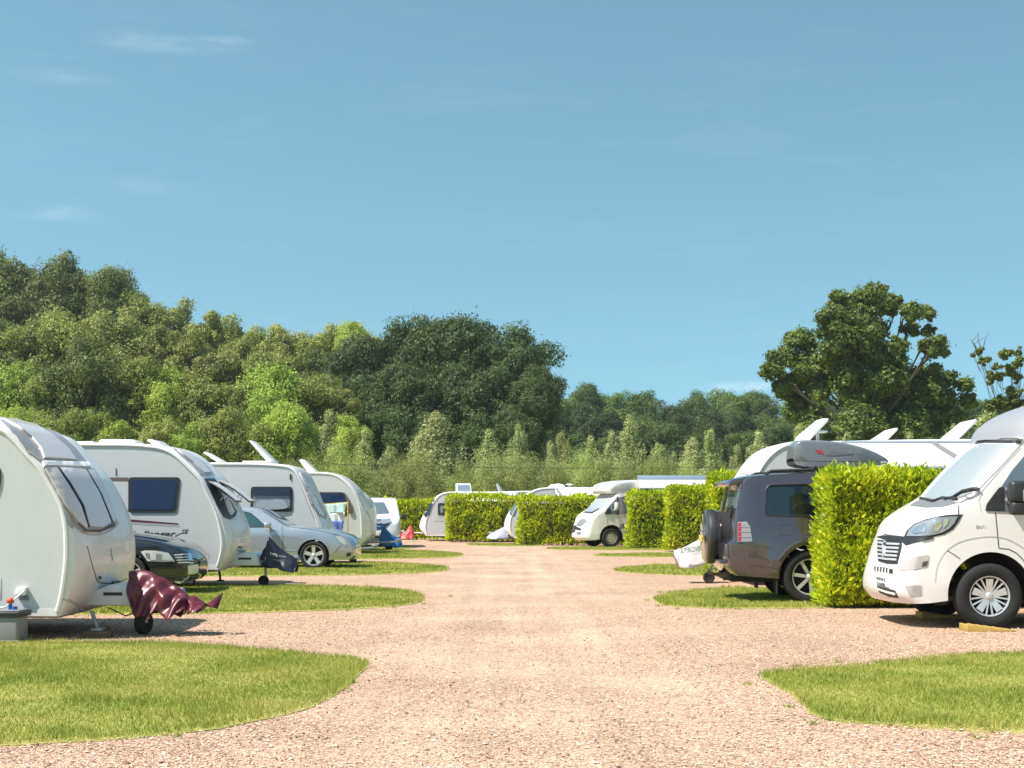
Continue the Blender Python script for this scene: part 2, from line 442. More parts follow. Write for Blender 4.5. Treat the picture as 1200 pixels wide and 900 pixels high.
def patch(body, name, poly, mat, off=.006, parent=None, rnd=0, gridpx=None, thick=.006, mirror=False, label=None):
    """a thin solid panel laid on a body where the pixel outline falls on it"""
    if rnd: poly = roundpoly(poly, rnd)
    A = np.array(poly); ext = (A.max(0)-A.min(0)).max(); g = gridpx or max(ext/14, 1.2)
    loop = densify(poly, g)
    V, Fc, _ = cdt(loop, (), g)
    body.cast(*A.mean(0))
    top, bot = [], []
    for v in V:
        p, nn, d = body.cast(*v)
        top.append(p+nn*off); bot.append(p-nn*thick)
    n = len(V); cnt = {}
    for f in Fc:
        for a, b in zip(f, f[1:]+f[:1]): cnt[(a, b)] = 1
    faces = list(Fc)
    for (a, b) in cnt:
        if (b, a) not in cnt: faces.append((b, a, a+n, b+n))
    verts = top+bot
    me = mesh_from(verts, faces, True, 50, name)
    bm = bmesh.new(); bm.from_mesh(me); bmesh.ops.recalc_face_normals(bm, faces=bm.faces)
    # face outward check
    if bm.faces:
        bm.faces.ensure_lookup_table()
        f0 = bm.faces[0]; p, nn, d = body.cast(*V[Fc[0][0]])
        if f0.normal.dot(nn) < 0: bmesh.ops.reverse_faces(bm, faces=bm.faces)
    loose = [v for v in bm.verts if not v.link_faces]
    bmesh.ops.delete(bm, geom=loose, context='VERTS')
    if mirror:
        r = bmesh.ops.duplicate(bm, geom=bm.verts[:]+bm.edges[:]+bm.faces[:])
        nv = [g for g in r['geom'] if isinstance(g, bmesh.types.BMVert)]; nf = [g for g in r['geom'] if isinstance(g, bmesh.types.BMFace)]
        for v in nv: v.co.y = -v.co.y
        bmesh.ops.reverse_faces(bm, faces=nf)
    bm.to_mesh(me); bm.free()
    o = link(name, me, parent or body.parent, mat)
    if parent is not None and parent is not body.parent: pass
    if label: o['label'] = label
    return o
def line(body, name, pts, w, mat, off=.004, parent=None, smooth=False, mirror=False):
    """a ribbon (seam, stripe) laid on the body along pixels"""
    if smooth: pts = chaikin(pts, 2, False)
    P = []
    for a, b in zip(pts[:-1], pts[1:]):
        k = max(1, int(math.hypot(b[0]-a[0], b[1]-a[1])/4))
        for j in range(k): P.append((a[0]+(b[0]-a[0])*j/k, a[1]+(b[1]-a[1])*j/k))
    P.append(pts[-1])
    H = [body.cast(*p) for p in P]
    verts, faces = [], []
    for i, (p, nn, d) in enumerate(H):
        t = (H[min(i+1, len(H)-1)][0]-H[max(i-1, 0)][0])
        t = t.normalized() if t.length > 1e-6 else Vector((1, 0, 0))
        sd = nn.cross(t).normalized()*w/2; u = nn*off; dn = nn*.006
        verts += [p+sd+u, p-sd+u, p-sd-dn, p+sd-dn]
    for i in range(len(H)-1):
        a, b = i*4, i*4+4
        for k in range(4): faces.append((a+k, a+(k+1) % 4, b+(k+1) % 4, b+k))
    faces += [(0, 3, 2, 1), tuple(len(verts)-4+k for k in range(4))]
    me = mesh_from(verts, faces, False, None, name)
    bm = bmesh.new(); bm.from_mesh(me); bmesh.ops.recalc_face_normals(bm, faces=bm.faces)
    if mirror:
        r = bmesh.ops.duplicate(bm, geom=bm.verts[:]+bm.edges[:]+bm.faces[:])
        for g in r['geom']:
            if isinstance(g, bmesh.types.BMVert): g.co.y = -g.co.y
        bmesh.ops.reverse_faces(bm, faces=[g for g in r['geom'] if isinstance(g, bmesh.types.BMFace)])
    bm.to_mesh(me); bm.free()
    return link(name, me, parent or body.parent, mat)
def pane(body, name, poly, mat, off=.004, sides=(-1, 1), parent=None, rim=.02, grid=.15):
    """side window pane(s) from an (x,z) outline"""
    if len(sides) > 1:
        return [pane(body, name, poly, mat, off, (q,), parent, rim, grid) for q in sides][0]
    V, Fc, _ = cdt(densify(poly, .1), (), grid)
    verts, faces = [], []
    n = len(V)
    for sg in sides:
        o = len(verts)
        verts += [(v[0], sg*(body.W(*v)+off), v[1]) for v in V]+[(v[0], sg*(body.W(*v)-rim), v[1]) for v in V]
        cnt = set()
        for f in Fc:
            faces.append(tuple(o+i for i in (f if sg < 0 else f[::-1])))
            for a, b in zip(f, f[1:]+f[:1]): cnt.add((a, b))
        for a, b in cnt:
            if (b, a) not in cnt: faces.append((o+b, o+a, o+a+n, o+b+n))
    me = mesh_from(verts, faces, True, 40, name)
    bm = bmesh.new(); bm.from_mesh(me); bmesh.ops.delete(bm, geom=[v for v in bm.verts if not v.link_faces], context='VERTS')
    bm.to_mesh(me); bm.free()
    return link(name, me, parent or body.parent, mat)
def textmesh(s, size, shear=0.0, depth=.002, bold=0.0):
    cu = bpy.data.curves.new('txt', 'FONT'); cu.body = s; cu.size = size; cu.shear = shear; cu.extrude = depth; cu.resolution_u = 2; cu.offset = bold
    o = bpy.data.objects.new('txt', cu); COL.objects.link(o); bpy.context.view_layer.update()
    dg = bpy.context.evaluated_depsgraph_get(); me = bpy.data.meshes.new_from_object(o.evaluated_get(dg))
    bpy.data.objects.remove(o); bpy.data.curves.remove(cu)
    return me
def lettering(name, s, mat, parent, origin, xdir, updir, width, height=None, shear=0.0, bold=0.0):
    """flat lettering fitted to width (and height) from lower-left origin, local to parent"""
    me = textmesh(s, 1.0, shear, bold=bold)
    co = np.empty(len(me.vertices)*3, np.float32); me.vertices.foreach_get('co', co); co = co.reshape(-1, 3)
    mn, mx = co.min(0), co.max(0); sx = width/(mx[0]-mn[0]); sy = (height/(mx[1]-mn[1])) if height else sx
    xd, ud = Vector(xdir).normalized(), Vector(updir).normalized(); nd = xd.cross(ud)
    out = [Vector(origin)+xd*float((c[0]-mn[0])*sx)+ud*float((c[1]-mn[1])*sy)+nd*float(c[2]) for c in co]
    for v, p in zip(me.vertices, out): v.co = p
    me.update(); return link(name, me, parent, mat)

_wheels = {}
def wheel(parent, x, y, r, rr, w=.21, style='five', sg=-1, z=None, rimmat=None):
    """road wheel: tyre and rim; sg=-1 faces the camera side"""
    key = (round(r, 3), round(rr, 3), round(w, 3), style, sg)
    e = bpy.data.objects.new('wheel', None); COL.objects.link(e); e.parent = parent; e.location = (x, y, r if z is None else z)
    e.empty_display_size = .1
    if key in _wheels:
        for nm, me in _wheels[key]: link(nm, me, e)
        return e
    s = r-rr
    prof = [(rr, w*.40), (rr+s*.15, w*.49), (rr+s*.5, w*.53), (r-s*.18, w*.50), (r-s*.03, w*.40), (r, w*.28), (r-.006, w*.12), (r, w*.10), (r, -w*.28), (r-s*.03, -w*.40), (r-s*.18, -w*.5), (rr+s*.5, -w*.53), (rr, -w*.40), (rr-.01, 0)]
    b = MB().lathe(prof, n=48, axis='Y', close=True)
    t = b.build('tyre', M['rubber'], e)
    rm = MB()
    o = sg*w  # outward
    def Y(f): return o*f
    # rim barrel and lip, axis Y: lathe() along Z rotated +90 about X gives y=-h
    rm.lathe([(rr*1.01, -o*.42), (rr*1.0, -o*.45), (rr*.955, -o*.44), (rr*.93, -o*.38), (rr*.92, 0), (rr*.92, o*.3), (rr*.99, o*.38)], n=48, axis='Y')
    nsp = {'five': 5, 'ten': 10, 'seven': 7, 'multi': 5, 'trim': 8}[style]
    for i in range(nsp):
        a = 2*math.pi*i/nsp+.31
        def blade(a0, w0, w1, f0=.10, f1=.955):
            ca, sa = math.cos(a0), math.sin(a0); P = []
            for rad, ww, yy in ((rr*f0, w0, .34), (rr*.5, (w0+w1)/2, .38), (rr*f1, w1, .41)):
                for k in (-1, 1):
                    P.append((ca*rad-sa*k*ww, Y(yy), sa*rad+ca*k*ww)); P.append((ca*rad-sa*k*ww*.8, Y(yy-.16), sa*rad+ca*k*ww*.8))
            b2 = bmesh.new(); vs = [b2.verts.new(p) for p in P]
            for q in range(2):
                a_, c_ = q*4, q*4+4
                for f in ((a_, a_+2, c_+2, c_), (a_, c_, c_+1, a_+1), (a_+2, a_+3, c_+3, c_+2), (a_+1, c_+1, c_+3, a_+3)): b2.faces.new([vs[i2] for i2 in f])
            b2.faces.new([vs[8], vs[10], vs[11], vs[9]]); b2.faces.new([vs[0], vs[1], vs[3], vs[2]])
            rm._add(b2)
        if style == 'multi':
            blade(a, rr*.12, rr*.19, .12, .86); blade(a+.46, rr*.04, rr*.04); blade(a-.46, rr*.04, rr*.04)
        elif style == 'five': blade(a, rr*.15, rr*.20)
        elif style == 'ten': blade(a+(.09 if i % 2 else -.09), rr*.07, rr*.065)
        elif style == 'seven': blade(a, rr*.09, rr*.10)
        elif style == 'trim': blade(a, rr*.17, rr*.27, .1, .75)
    rm.lathe([(0, -o*.44), (rr*.10, -o*.435), (rr*.16, -o*.40), (rr*.2, -o*.33), (rr*.2, -o*.2)], n=24, axis='Y')
    rim = rm.build('rim', rimmat or M['alloy'], e, angle=30)
    dk = MB().lathe([(0, -o*.12), (rr*.55, -o*.12), (rr*.57, -o*.02), (rr*.91, -o*.0)], n=32, axis='Y').build('brake_disc', M['dark'], e)
    _wheels[key] = [('tyre', t.data), ('rim', rim.data), ('brake_disc', dk.data)]
    return e

def cover(name, label, cat, Z, topl, botl, hw, mat, group=None, folds=9, amp=.03, seed=1, n=60, m=26, tip=0.0, wf=None, cinch=None):
    """loose vinyl cover draped over a hitch. topl/botl: pixel polylines of its upper and lower outline at distance Z"""
    T = np.array([px(*p, Z) for p in topl]); B = np.array([px(*p, Z) for p in botl])
    x0, x1 = max(T[0, 0], B[0, 0]), min(T[-1, 0], B[-1, 0])
    cx = (x0+x1)/2; r_ = np.random.default_rng(seed); ph = r_.uniform(0, 6.28, 8)
    root = None
    verts, faces = [], []
    for i in range(n+1):
        u = i/n
        xt = T[0, 0]+(T[-1, 0]-T[0, 0])*u; xb = B[0, 0]+(B[-1, 0]-B[0, 0])*u
        zt = np.interp(xt, T[:, 0], T[:, 1]); zb = np.interp(xb, B[:, 0], B[:, 1])
        wu = hw*(wf(u) if wf else 1.0)
        wu *= (1-abs(2*u-1)**6*.55)
        if cinch: wu *= 1-.45*math.exp(-((u-cinch)/.035)**2)
        for j in range(m+1):
            v = j/m  # 0 near bottom .. .5 top .. 1 far bottom
            s = abs(2*v-1)  # 1 at the hems, 0 at the ridge
            sg = -1 if v < .5 else 1
            y = sg*wu*(s**.62)*(.55+.45*s)
            z = zt+(zb-zt)*(s**1.35)
            x = xt+(xb-xt)*s
            # diagonal tension folds that fan out from the high point, deeper toward the hem
            f = math.sin(folds*(u*1.0+.30*s)*3.1+ph[0])*.6+math.sin(folds*1.9*(u-.35*s)+ph[1]+sg)*.45+math.sin(folds*4.3*(u+.15*s)+ph[2])*.2
            nz = mnoise.noise(Vector((u*4+seed, s*3+sg, 0)))
            d = amp*(f*(.25+.9*s)+nz*.9)*(1-.5*abs(2*u-1)**4)
            y += sg*d*min(1, s*3)
            z += amp*.5*(nz+f*.35)*(1-s) + (-amp*.45*f*s*s)
            verts.append((x-cx, y, z))
    for i in range(n):
        for j in range(m):
            a = i*(m+1)+j; faces.append((a, a+m+1, a+m+2, a+1))
    me = mesh_from(verts, faces, True, None, name)
    bm = bmesh.new(); bm.from_mesh(me); bmesh.ops.recalc_face_normals(bm, faces=bm.faces)
    bmesh.ops.solidify(bm, geom=bm.faces[:], thickness=.006); bm.to_mesh(me); bm.free(); me.shade_smooth()
    o = link(name, me, None, mat); o.location = (cx, Z, 0)
    tagp(o, label, cat, group)
    return o

def steady(parent, x, y, ztop, mat='steel', block=False, lean=.06):
    MB().tube([(x, y, ztop), (x+lean, y, .09 if block else .05)], .022, 8).box((x+lean, y, .045+(.04 if block else 0)), (.12, .12, .03), .008).build('corner_steady', M[mat], parent)
    if block: MB().box((x+lean, y, .035), (.30, .16, .07), .01).build('packing_block', M['wood'], parent)

def caravan(label, Zn, nose, roofy, rearX, mats=('gel', 'alu', 'trim'), width=2.2, dirn=1, group='touring caravans and motorhomes on the pitches', wheelx=None, n=2.8, floor=.32, roofz=None, name='touring_caravan', top=None):
    """nose: list of (px, py, bulge_x, bulge_z) along the near shoulder from roof to floor"""
    x0, zt = px(nose[0][0], nose[0][1], Zn)
    hw = width/2
    pts = [(*px(a, b, Zn), c, d) for a, b, c, d in nose]
    xf = max(p[0]*dirn for p in pts)*dirn
    root = thing(name, label, 'caravan', (xf, Zn+hw, 0), group)
    pts = [(a-xf, b, c, d) for a, b, c, d in pts]
    rx = rearX-xf; zr = roofz if roofz else pts[0][1]+.02
    fl = floor
    ctrl = [(rx, fl, 0, 0, 'c'), (rx-.03*dirn, fl+.5, -.02*dirn, 0, ''), (rx, zr-.5, -.04*dirn, 0, ''), (rx+.12*dirn, zr-.12, -.03*dirn, .02, ''), (rx+.4*dirn, zr-.01, 0, .03, '')]
    xm = (rx+pts[0][0])/2
    ctrl += [(xm, zr+.01, 0, .035, '')]
    ctrl += [(a, b, c, d, '') for a, b, c, d in pts[:-1]]
    a, b, c, d = pts[-1]
    ctrl += [(a, b, c, d, 'c')]
    wx = (wheelx-xf) if wheelx is not None else (rx*.52)
    ra = .38
    cz = .33
    a0 = math.asin(max(min((fl-cz)/ra, 1), -1))
    arch = []
    for k in range(9):
        t = a0+(math.pi-2*a0)*k/8
        arch.append((wx+dirn*ra*math.cos(t), cz+ra*math.sin(t), 0, 0, 'cd' if k in (0,) else ('c' if k == 8 else 'd')))
    ctrl += arch
    Wf = lambda x, z: hw
    bd = Body('body', ctrl, Wf, [M[mats[0]], M['dark']], root, root.location, n=n)
    # flat side skins 4 mm proud so the wall reads as its own sheet, and the awning rail round the edge
    Sarr = bd.S
    top = [p for p in Sarr if p[1] > fl+.03 and not (abs(p[0]-wx) < ra+.03 and p[1] < cz+ra+.03)]
    cen = np.array([(Sarr[:, 0].min()+Sarr[:, 0].max())/2, zr*.5])
    i0 = min(range(len(top)), key=lambda i: (top[i][0]-rx)**2+(top[i][1]-fl)**2)
    path = top[i0:]+top[:i0]
    tr = MB()
    for sg in (-1, 1):
        P = []
        for i, p in enumerate(path):
            q = path[min(i+1, len(path)-1)]-path[max(i-1, 0)]; q = q/np.linalg.norm(q)
            nn = np.array([-q[1], q[0]])
            if nn@(cen-p) < 0: nn = -nn
            P.append((p[0]+nn[0]*.03, sg*(hw+.002), p[1]+nn[1]*.03))
        tr.tube(P, .026, 8)
    tr.build('edge_rail', M[mats[2]], root)
    sk = []
    inner = []
    for i, p in enumerate(path):
        q = path[min(i+1, len(path)-1)]-path[max(i-1, 0)]; q = q/np.linalg.norm(q)
        nn = np.array([-q[1], q[0]])
        if nn@(cen-p) < 0: nn = -nn
        inner.append((p[0]+nn[0]*.05, max(p[1]+nn[1]*.05, fl+.02)))
    arc = [(a_, b_+.02) for a_, b_, *_ in arch]
    i_arc = [p for p in arc if p[1] > fl+.02]
    loop = inner+[(p[0], p[1]) for p in i_arc]
    try:
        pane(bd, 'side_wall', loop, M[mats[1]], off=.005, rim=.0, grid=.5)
    except Exception as ex: print('side_wall', ex)
    # wheels on the axle
    for sg in (-1, 1): wheel(root, wx, sg*(hw-.16), .32, .19, .18, 'five', sg)
    ax = MB().tube([(wx, -hw+.1, .32), (wx, hw-.1, .32)], .035, 8)
    ax.box(((rx*.5)+(.0), 0, fl-.03), (abs(rx)*.9, 1.1, .05), .01)
    ax.build('chassis', M['steel'], root)
    bd.root = root; bd.hw = hw; bd.xf = xf; bd.Zn = Zn; bd.fl = fl; bd.dirn = dirn
    return bd
def hitch(bd, x0, x1, jx=None, jr=.10, fair=True, z=.42, jy=-.14, top=.05, turn=0, fx=None):
    fx = fx or x1
    """A-frame drawbar with jockey wheel; x in local coordinates, nose side"""
    r = bd.root
    m = MB().tube([(x0-.5*bd.dirn, -.55, z-.05), (x1-.25*bd.dirn, -.06, z-.03), (x1, 0, z)], .032, 8).tube([(x0-.5*bd.dirn, .55, z-.05), (x1-.25*bd.dirn, .06, z-.03)], .032, 8)
    m.tube([(x1-.1*bd.dirn, 0, z+.03), (x1+.02*bd.dirn, 0, z+.04), (x1+.05*bd.dirn, 0, z-.01)], [.05, .05, .03], 10)
    m.build('drawbar', M['steel'], r)
    if jx is not None:
        MB().tube([(jx, jy, z+top), (jx, jy, jr*1.3)], .024, 10).tube([(jx, jy, z+top), (jx+.05*bd.dirn, jy, z+top+.01)], .012, 6).tube([(jx-.02, jy, jr*1.25), (jx-.02, jy, jr)], .03, 6).build('jockey_post', M['steel'], r)
        w = MB().lathe([(0, .03), (jr*.45, .03), (jr*.55, .04), (jr*.9, .045), (jr, .02), (jr, -.02), (jr*.9, -.045), (jr*.55, -.04), (jr*.45, -.03), (0, -.03)], (0, 0, 0), 'Y', 24, True).build('jockey_wheel', M['rubber'], r)
        w.location = (jx-.04, jy, jr); w.rotation_euler = (0, 0, turn)
    if fair:
        MB().prism([(x0-.35*bd.dirn, z-.09), (fx-.62*bd.dirn, z-.09), (fx-.66*bd.dirn, z+.10), (fx-.72*bd.dirn, z+.14), (x0+.22*bd.dirn, z+.14), (x0-.1*bd.dirn, z+.02)], -.42, .42, .02).build('drawbar_fairing', M['gel'], r)
        MB().prism([(x0+.15*bd.dirn, z+.02), (fx-.75*bd.dirn, z+.02), (fx-.75*bd.dirn, z+.055), (x0+.15*bd.dirn, z+.055)], -.426, -.41, 0).build('fairing_slot', M['blackpl'], r)
def roofhatch(bd, pxs, Zc, name='roof_window', mat='gel', w=.55, closed=False):
    """an open roof window: four pixel points of its slab outline (side view) at the roof centre distance"""
    r = bd.root; P = [px(a, b, Zc) for a, b in pxs]
    P = [(x-r.location.x, z) for x, z in P]
    o = MB().prism(P, Zc-r.location.y-w/2, Zc-r.location.y+w/2, .012).build(name, M[mat], r)
    return o
def onside(bd, x, y, Z=None):
    Z = Z or bd.Zn
    X, H = px(x, y, Z); return (X-bd.xf, H)
def sidewin(bd, poly, frame='blackpl', glass='glass', rnd=.06, border=.045, sides=(-1, 1), name='side_window'):
    P = [onside(bd, *p) for p in poly]
    c = np.mean(P, 0)
    Pr = roundpoly(P, rnd)
    A = np.array(P); sc = 1-border*2/(A.max(0)-A.min(0))
    Pi = roundpoly([tuple(c+(np.array(p)-c)*sc) for p in P], rnd*.8)
    for q in sides:
        f = pane(bd, name, Pr, M[frame], off=.022, rim=.0, sides=(q,))
        pane(bd, 'pane', Pi, M[glass], off=.028, rim=-.02, sides=(q,), parent=f)
    return f
# ------------------------------------------------------------------ ground materials
def mat_gravel():
    m, nt, out = newmat('pea_gravel')
    b = N(nt, 'ShaderNodeBsdfPrincipled'); b.inputs['Roughness'].default_value = .9; b.inputs['Specular IOR Level'].default_value = .2
    tc = N(nt, 'ShaderNodeTexCoord')
    v = N(nt, 'ShaderNodeTexVoronoi', i_Scale=62.0); L(nt, tc.outputs['Object'], v.inputs['Vector'])
    vd = N(nt, 'ShaderNodeTexVoronoi', i_Scale=62.0, feature='DISTANCE_TO_EDGE'); L(nt, tc.outputs['Object'], vd.inputs['Vector'])
    sp = N(nt, 'ShaderNodeSeparateColor'); L(nt, v.outputs['Color'], sp.inputs['Color'])
    stone = ramp(nt, sp.outputs['Red'], [(0, (.15, .085, .055)), (.16, (.36, .21, .13)), (.42, (.55, .365, .245)), (.7, (.68, .485, .345)), (.88, (.76, .60, .47)), (1, (.30, .25, .22))])
    # gaps between stones
    gap = ramp(nt, vd.outputs['Distance'], [(0, (.60, .55, .52)), (.09, (1, 1, 1))])
    mx = N(nt, 'ShaderNodeMix', data_type='RGBA', blend_type='MULTIPLY'); mx.inputs['Factor'].default_value = 1
    L(nt, stone, mx.inputs['A']); L(nt, gap, mx.inputs['B'])
    # packed pale dust along the wheel tracks
    tr = N(nt, 'ShaderNodeTexNoise', i_Scale=.55, i_Detail=5.0, i_Roughness=.6); L(nt, tc.outputs['Object'], tr.inputs['Vector'])
    sx = N(nt, 'ShaderNodeSeparateXYZ'); L(nt, tc.outputs['Object'], sx.inputs['Vector'])
    ax = N(nt, 'ShaderNodeMath', operation='ABSOLUTE'); sh = N(nt, 'ShaderNodeMath', operation='ADD'); sh.inputs[1].default_value = -.1
    L(nt, sx.outputs['X'], sh.inputs[0]); L(nt, sh.outputs[0], ax.inputs[0])
    near = N(nt, 'ShaderNodeMapRange'); near.inputs['From Min'].default_value = 2.6; near.inputs['From Max'].default_value = .6; L(nt, ax.outputs[0], near.inputs['Value'])
    tw = N(nt, 'ShaderNodeMath', operation='MULTIPLY'); L(nt, near.outputs['Result'], tw.inputs[0])
    tr2 = N(nt, 'ShaderNodeMapRange'); tr2.inputs['From Min'].default_value = .3; tr2.inputs['From Max'].default_value = .7; L(nt, tr.outputs['Fac'], tr2.inputs['Value'])
    L(nt, tr2.outputs['Result'], tw.inputs[1])
    fs = N(nt, 'ShaderNodeMath', operation='MULTIPLY'); L(nt, tw.outputs[0], fs.inputs[0]); fs.inputs[1].default_value = .5
    dm = N(nt, 'ShaderNodeMix', data_type='RGBA'); L(nt, fs.outputs[0], dm.inputs['Factor']); L(nt, mx.outputs['Result'], dm.inputs['A']); dm.inputs['B'].default_value = (.68, .52, .405, 1)
    big = ramp(nt, tr.outputs['Fac'], [(.3, (.80, .77, .75)), (.7, (1.0, .95, .92))])
    # long streaks left by wheels, running up the road
    ms_ = N(nt, 'ShaderNodeMapping'); ms_.inputs['Scale'].default_value = (2.6, .10, 1); L(nt, tc.outputs['Object'], ms_.inputs['Vector'])
    ns_ = N(nt, 'ShaderNodeTexNoise', i_Scale=1.0, i_Detail=4.0, i_Roughness=.6); L(nt, ms_.outputs['Vector'], ns_.inputs['Vector'])
    st_ = ramp(nt, ns_.outputs['Fac'], [(.35, (.86, .85, .84)), (.62, (1.06, 1.06, 1.06))])
    sb_ = N(nt, 'ShaderNodeMix', data_type='RGBA', blend_type='MULTIPLY'); L(nt, near.outputs['Result'], sb_.inputs['Factor']); L(nt, big, sb_.inputs['A']); L(nt, st_, sb_.inputs['B']); big = sb_.outputs['Result']
    fin = N(nt, 'ShaderNodeMix', data_type='RGBA', blend_type='MULTIPLY'); fin.inputs['Factor'].default_value = 1
    L(nt, dm.outputs['Result'], fin.inputs['A']); L(nt, big, fin.inputs['B'])
    L(nt, fin.outputs['Result'], b.inputs['Base Color'])
    hh = N(nt, 'ShaderNodeMath', operation='MULTIPLY_ADD'); L(nt, sp.outputs['Green'], hh.inputs[0]); hh.inputs[1].default_value = .6
    rr = ramp(nt, vd.outputs['Distance'], [(0, (0, 0, 0)), (.3, (1, 1, 1))]); L(nt, rr, hh.inputs[2])
    bp = N(nt, 'ShaderNodeBump', i_Strength=.55, i_Distance=.008); L(nt, hh.outputs[0], bp.inputs['Height'])
    n4 = N(nt, 'ShaderNodeTexNoise', i_Scale=7.0, i_Detail=4.0); L(nt, tc.outputs['Object'], n4.inputs['Vector'])
    bp2 = N(nt, 'ShaderNodeBump', i_Strength=.5, i_Distance=.05); L(nt, n4.outputs['Fac'], bp2.inputs['Height']); L(nt, bp2.outputs['Normal'], bp.inputs['Normal'])
    L(nt, bp.outputs['Normal'], b.inputs['Normal'])
    L(nt, b.outputs['BSDF'], out.inputs['Surface']); return m
def mat_stone():
    m, nt, out = newmat('loose_pebble')
    b = N(nt, 'ShaderNodeBsdfPrincipled'); b.inputs['Roughness'].default_value = .85; b.inputs['Specular IOR Level'].default_value = .25
    g = N(nt, 'ShaderNodeNewGeometry')
    L(nt, ramp(nt, g.outputs['Random Per Island'], [(0, (.13, .075, .05)), (.16, (.35, .20, .13)), (.42, (.52, .34, .24)), (.7, (.66, .47, .35)), (.88, (.76, .61, .50)), (1, (.28, .24, .22))]), b.inputs['Base Color'])
    L(nt, b.outputs['BSDF'], out.inputs['Surface']); return m
def mat_lawn(name, blades=False):
    m, nt, out = newmat(name)
    b = N(nt, 'ShaderNodeBsdfPrincipled'); b.inputs['Roughness'].default_value = .8; b.inputs['Specular IOR Level'].default_value = .2
    geo = N(nt, 'ShaderNodeNewGeometry')
    n1 = N(nt, 'ShaderNodeTexNoise', i_Scale=.9, i_Detail=6.0, i_Roughness=.6); L(nt, geo.outputs['Position'], n1.inputs['Vector'])
    n2 = N(nt, 'ShaderNodeTexNoise', i_Scale=9.0, i_Detail=5.0, i_Roughness=.7); L(nt, geo.outputs['Position'], n2.inputs['Vector'])
    a = N(nt, 'ShaderNodeMath', operation='MULTIPLY_ADD'); L(nt, n1.outputs['Fac'], a.inputs[0]); a.inputs[1].default_value = .75
    m2 = N(nt, 'ShaderNodeMath', operation='MULTIPLY'); m2.inputs[1].default_value = .45 if not blades else .35
    L(nt, (n2.outputs['Fac'] if not blades else geo.outputs['Random Per Island']), m2.inputs[0]); L(nt, m2.outputs[0], a.inputs[2])
    if blades: st = [(.30, (.14, .20, .026)), (.52, (.27, .325, .055)), (.68, (.42, .41, .10)), (.86, (.54, .44, .18))]
    else: st = [(.30, (.13, .16, .025)), (.50, (.25, .27, .055)), (.66, (.38, .34, .10)), (.80, (.42, .32, .15))]
    L(nt, ramp(nt, a.outputs[0], st), b.inputs['Base Color'])
    if blades:
        t = N(nt, 'ShaderNodeBsdfTranslucent'); ms = N(nt, 'ShaderNodeMixShader'); ms.inputs['Fac'].default_value = .35
        L(nt, b.inputs['Base Color'].links[0].from_socket, t.inputs['Color']); L(nt, b.outputs['BSDF'], ms.inputs[1]); L(nt, t.outputs[0], ms.inputs[2]); L(nt, ms.outputs[0], out.inputs['Surface'])
    else:
        bp = N(nt, 'ShaderNodeBump', i_Strength=.8, i_Distance=.03); n3 = N(nt, 'ShaderNodeTexNoise', i_Scale=45.0, i_Detail=4.0)
        L(nt, geo.outputs['Position'], n3.inputs['Vector']); L(nt, n3.outputs['Fac'], bp.inputs['Height']); L(nt, bp.outputs['Normal'], b.inputs['Normal'])
        L(nt, b.outputs['BSDF'], out.inputs['Surface'])
    return m
M['gravel'] = mat_gravel(); M['stone'] = mat_stone(); M['lawn'] = mat_lawn('mown_turf'); M['blade'] = mat_lawn('grass_blade', True)
M['field'] = mat_lawn('rough_field')

# ------------------------------------------------------------------ terrain
def sm(t): t = np.clip(t, 0, 1); return t*t*(3-2*t)
def hill(x, y):
    s = sm((y-84)/85)
    return s*(5.0+9.5*sm((-x-8)/52))+2.0*sm((y-170)/120)
def build_ground():
    # one sheet to the horizon
    xs = np.r_[-2500, -900, -400, np.linspace(-200, 200, 61), 400, 900, 2500]
    ys = np.r_[-300, -40, 0, 20, 40, 60, np.linspace(80, 320, 41), 500, 900, 3000]
    gx, gy = np.meshgrid(xs, ys)
    fade = 1-sm((gy-330)/500)*.4
    z = np.where(gy > 80, hill(gx, gy)*fade, 0)-.03
    V = np.c_[gx.ravel(), gy.ravel(), z.ravel()]; w = len(xs)
    Fq = np.array([(j*w+i, j*w+i+1, (j+1)*w+i+1, (j+1)*w+i) for j in range(len(ys)-1) for i in range(w-1)])
    o = link('ground', mesh_np(V, Fq, True), None, M['field']); tagp(o, kind='structure')
    # gravel of the road and pitches, very gently uneven
    xs = np.linspace(-30, 34, 129); ys = np.linspace(3.5, 70, 134); gx, gy = np.meshgrid(xs, ys)
    z = np.array([mnoise.noise(Vector((a*.5, b*.5, 0)))*.012+mnoise.noise(Vector((a*1.7, b*1.7, 5)))*.004 for a, b in zip(gx.ravel(), gy.ravel())])
    V = np.c_[gx.ravel(), gy.ravel(), z]; w = len(xs)
    Fq = np.array([(j*w+i, j*w+i+1, (j+1)*w+i+1, (j+1)*w+i) for j in range(len(ys)-1) for i in range(w-1)])
    o = link('gravel_road', mesh_np(V, Fq, True), None, M['gravel']); tagp(o, kind='structure')
build_ground()
def gz(x, y): return mnoise.noise(Vector((x*.5, y*.5, 0)))*.012+mnoise.noise(Vector((x*1.7, y*1.7, 5)))*.004
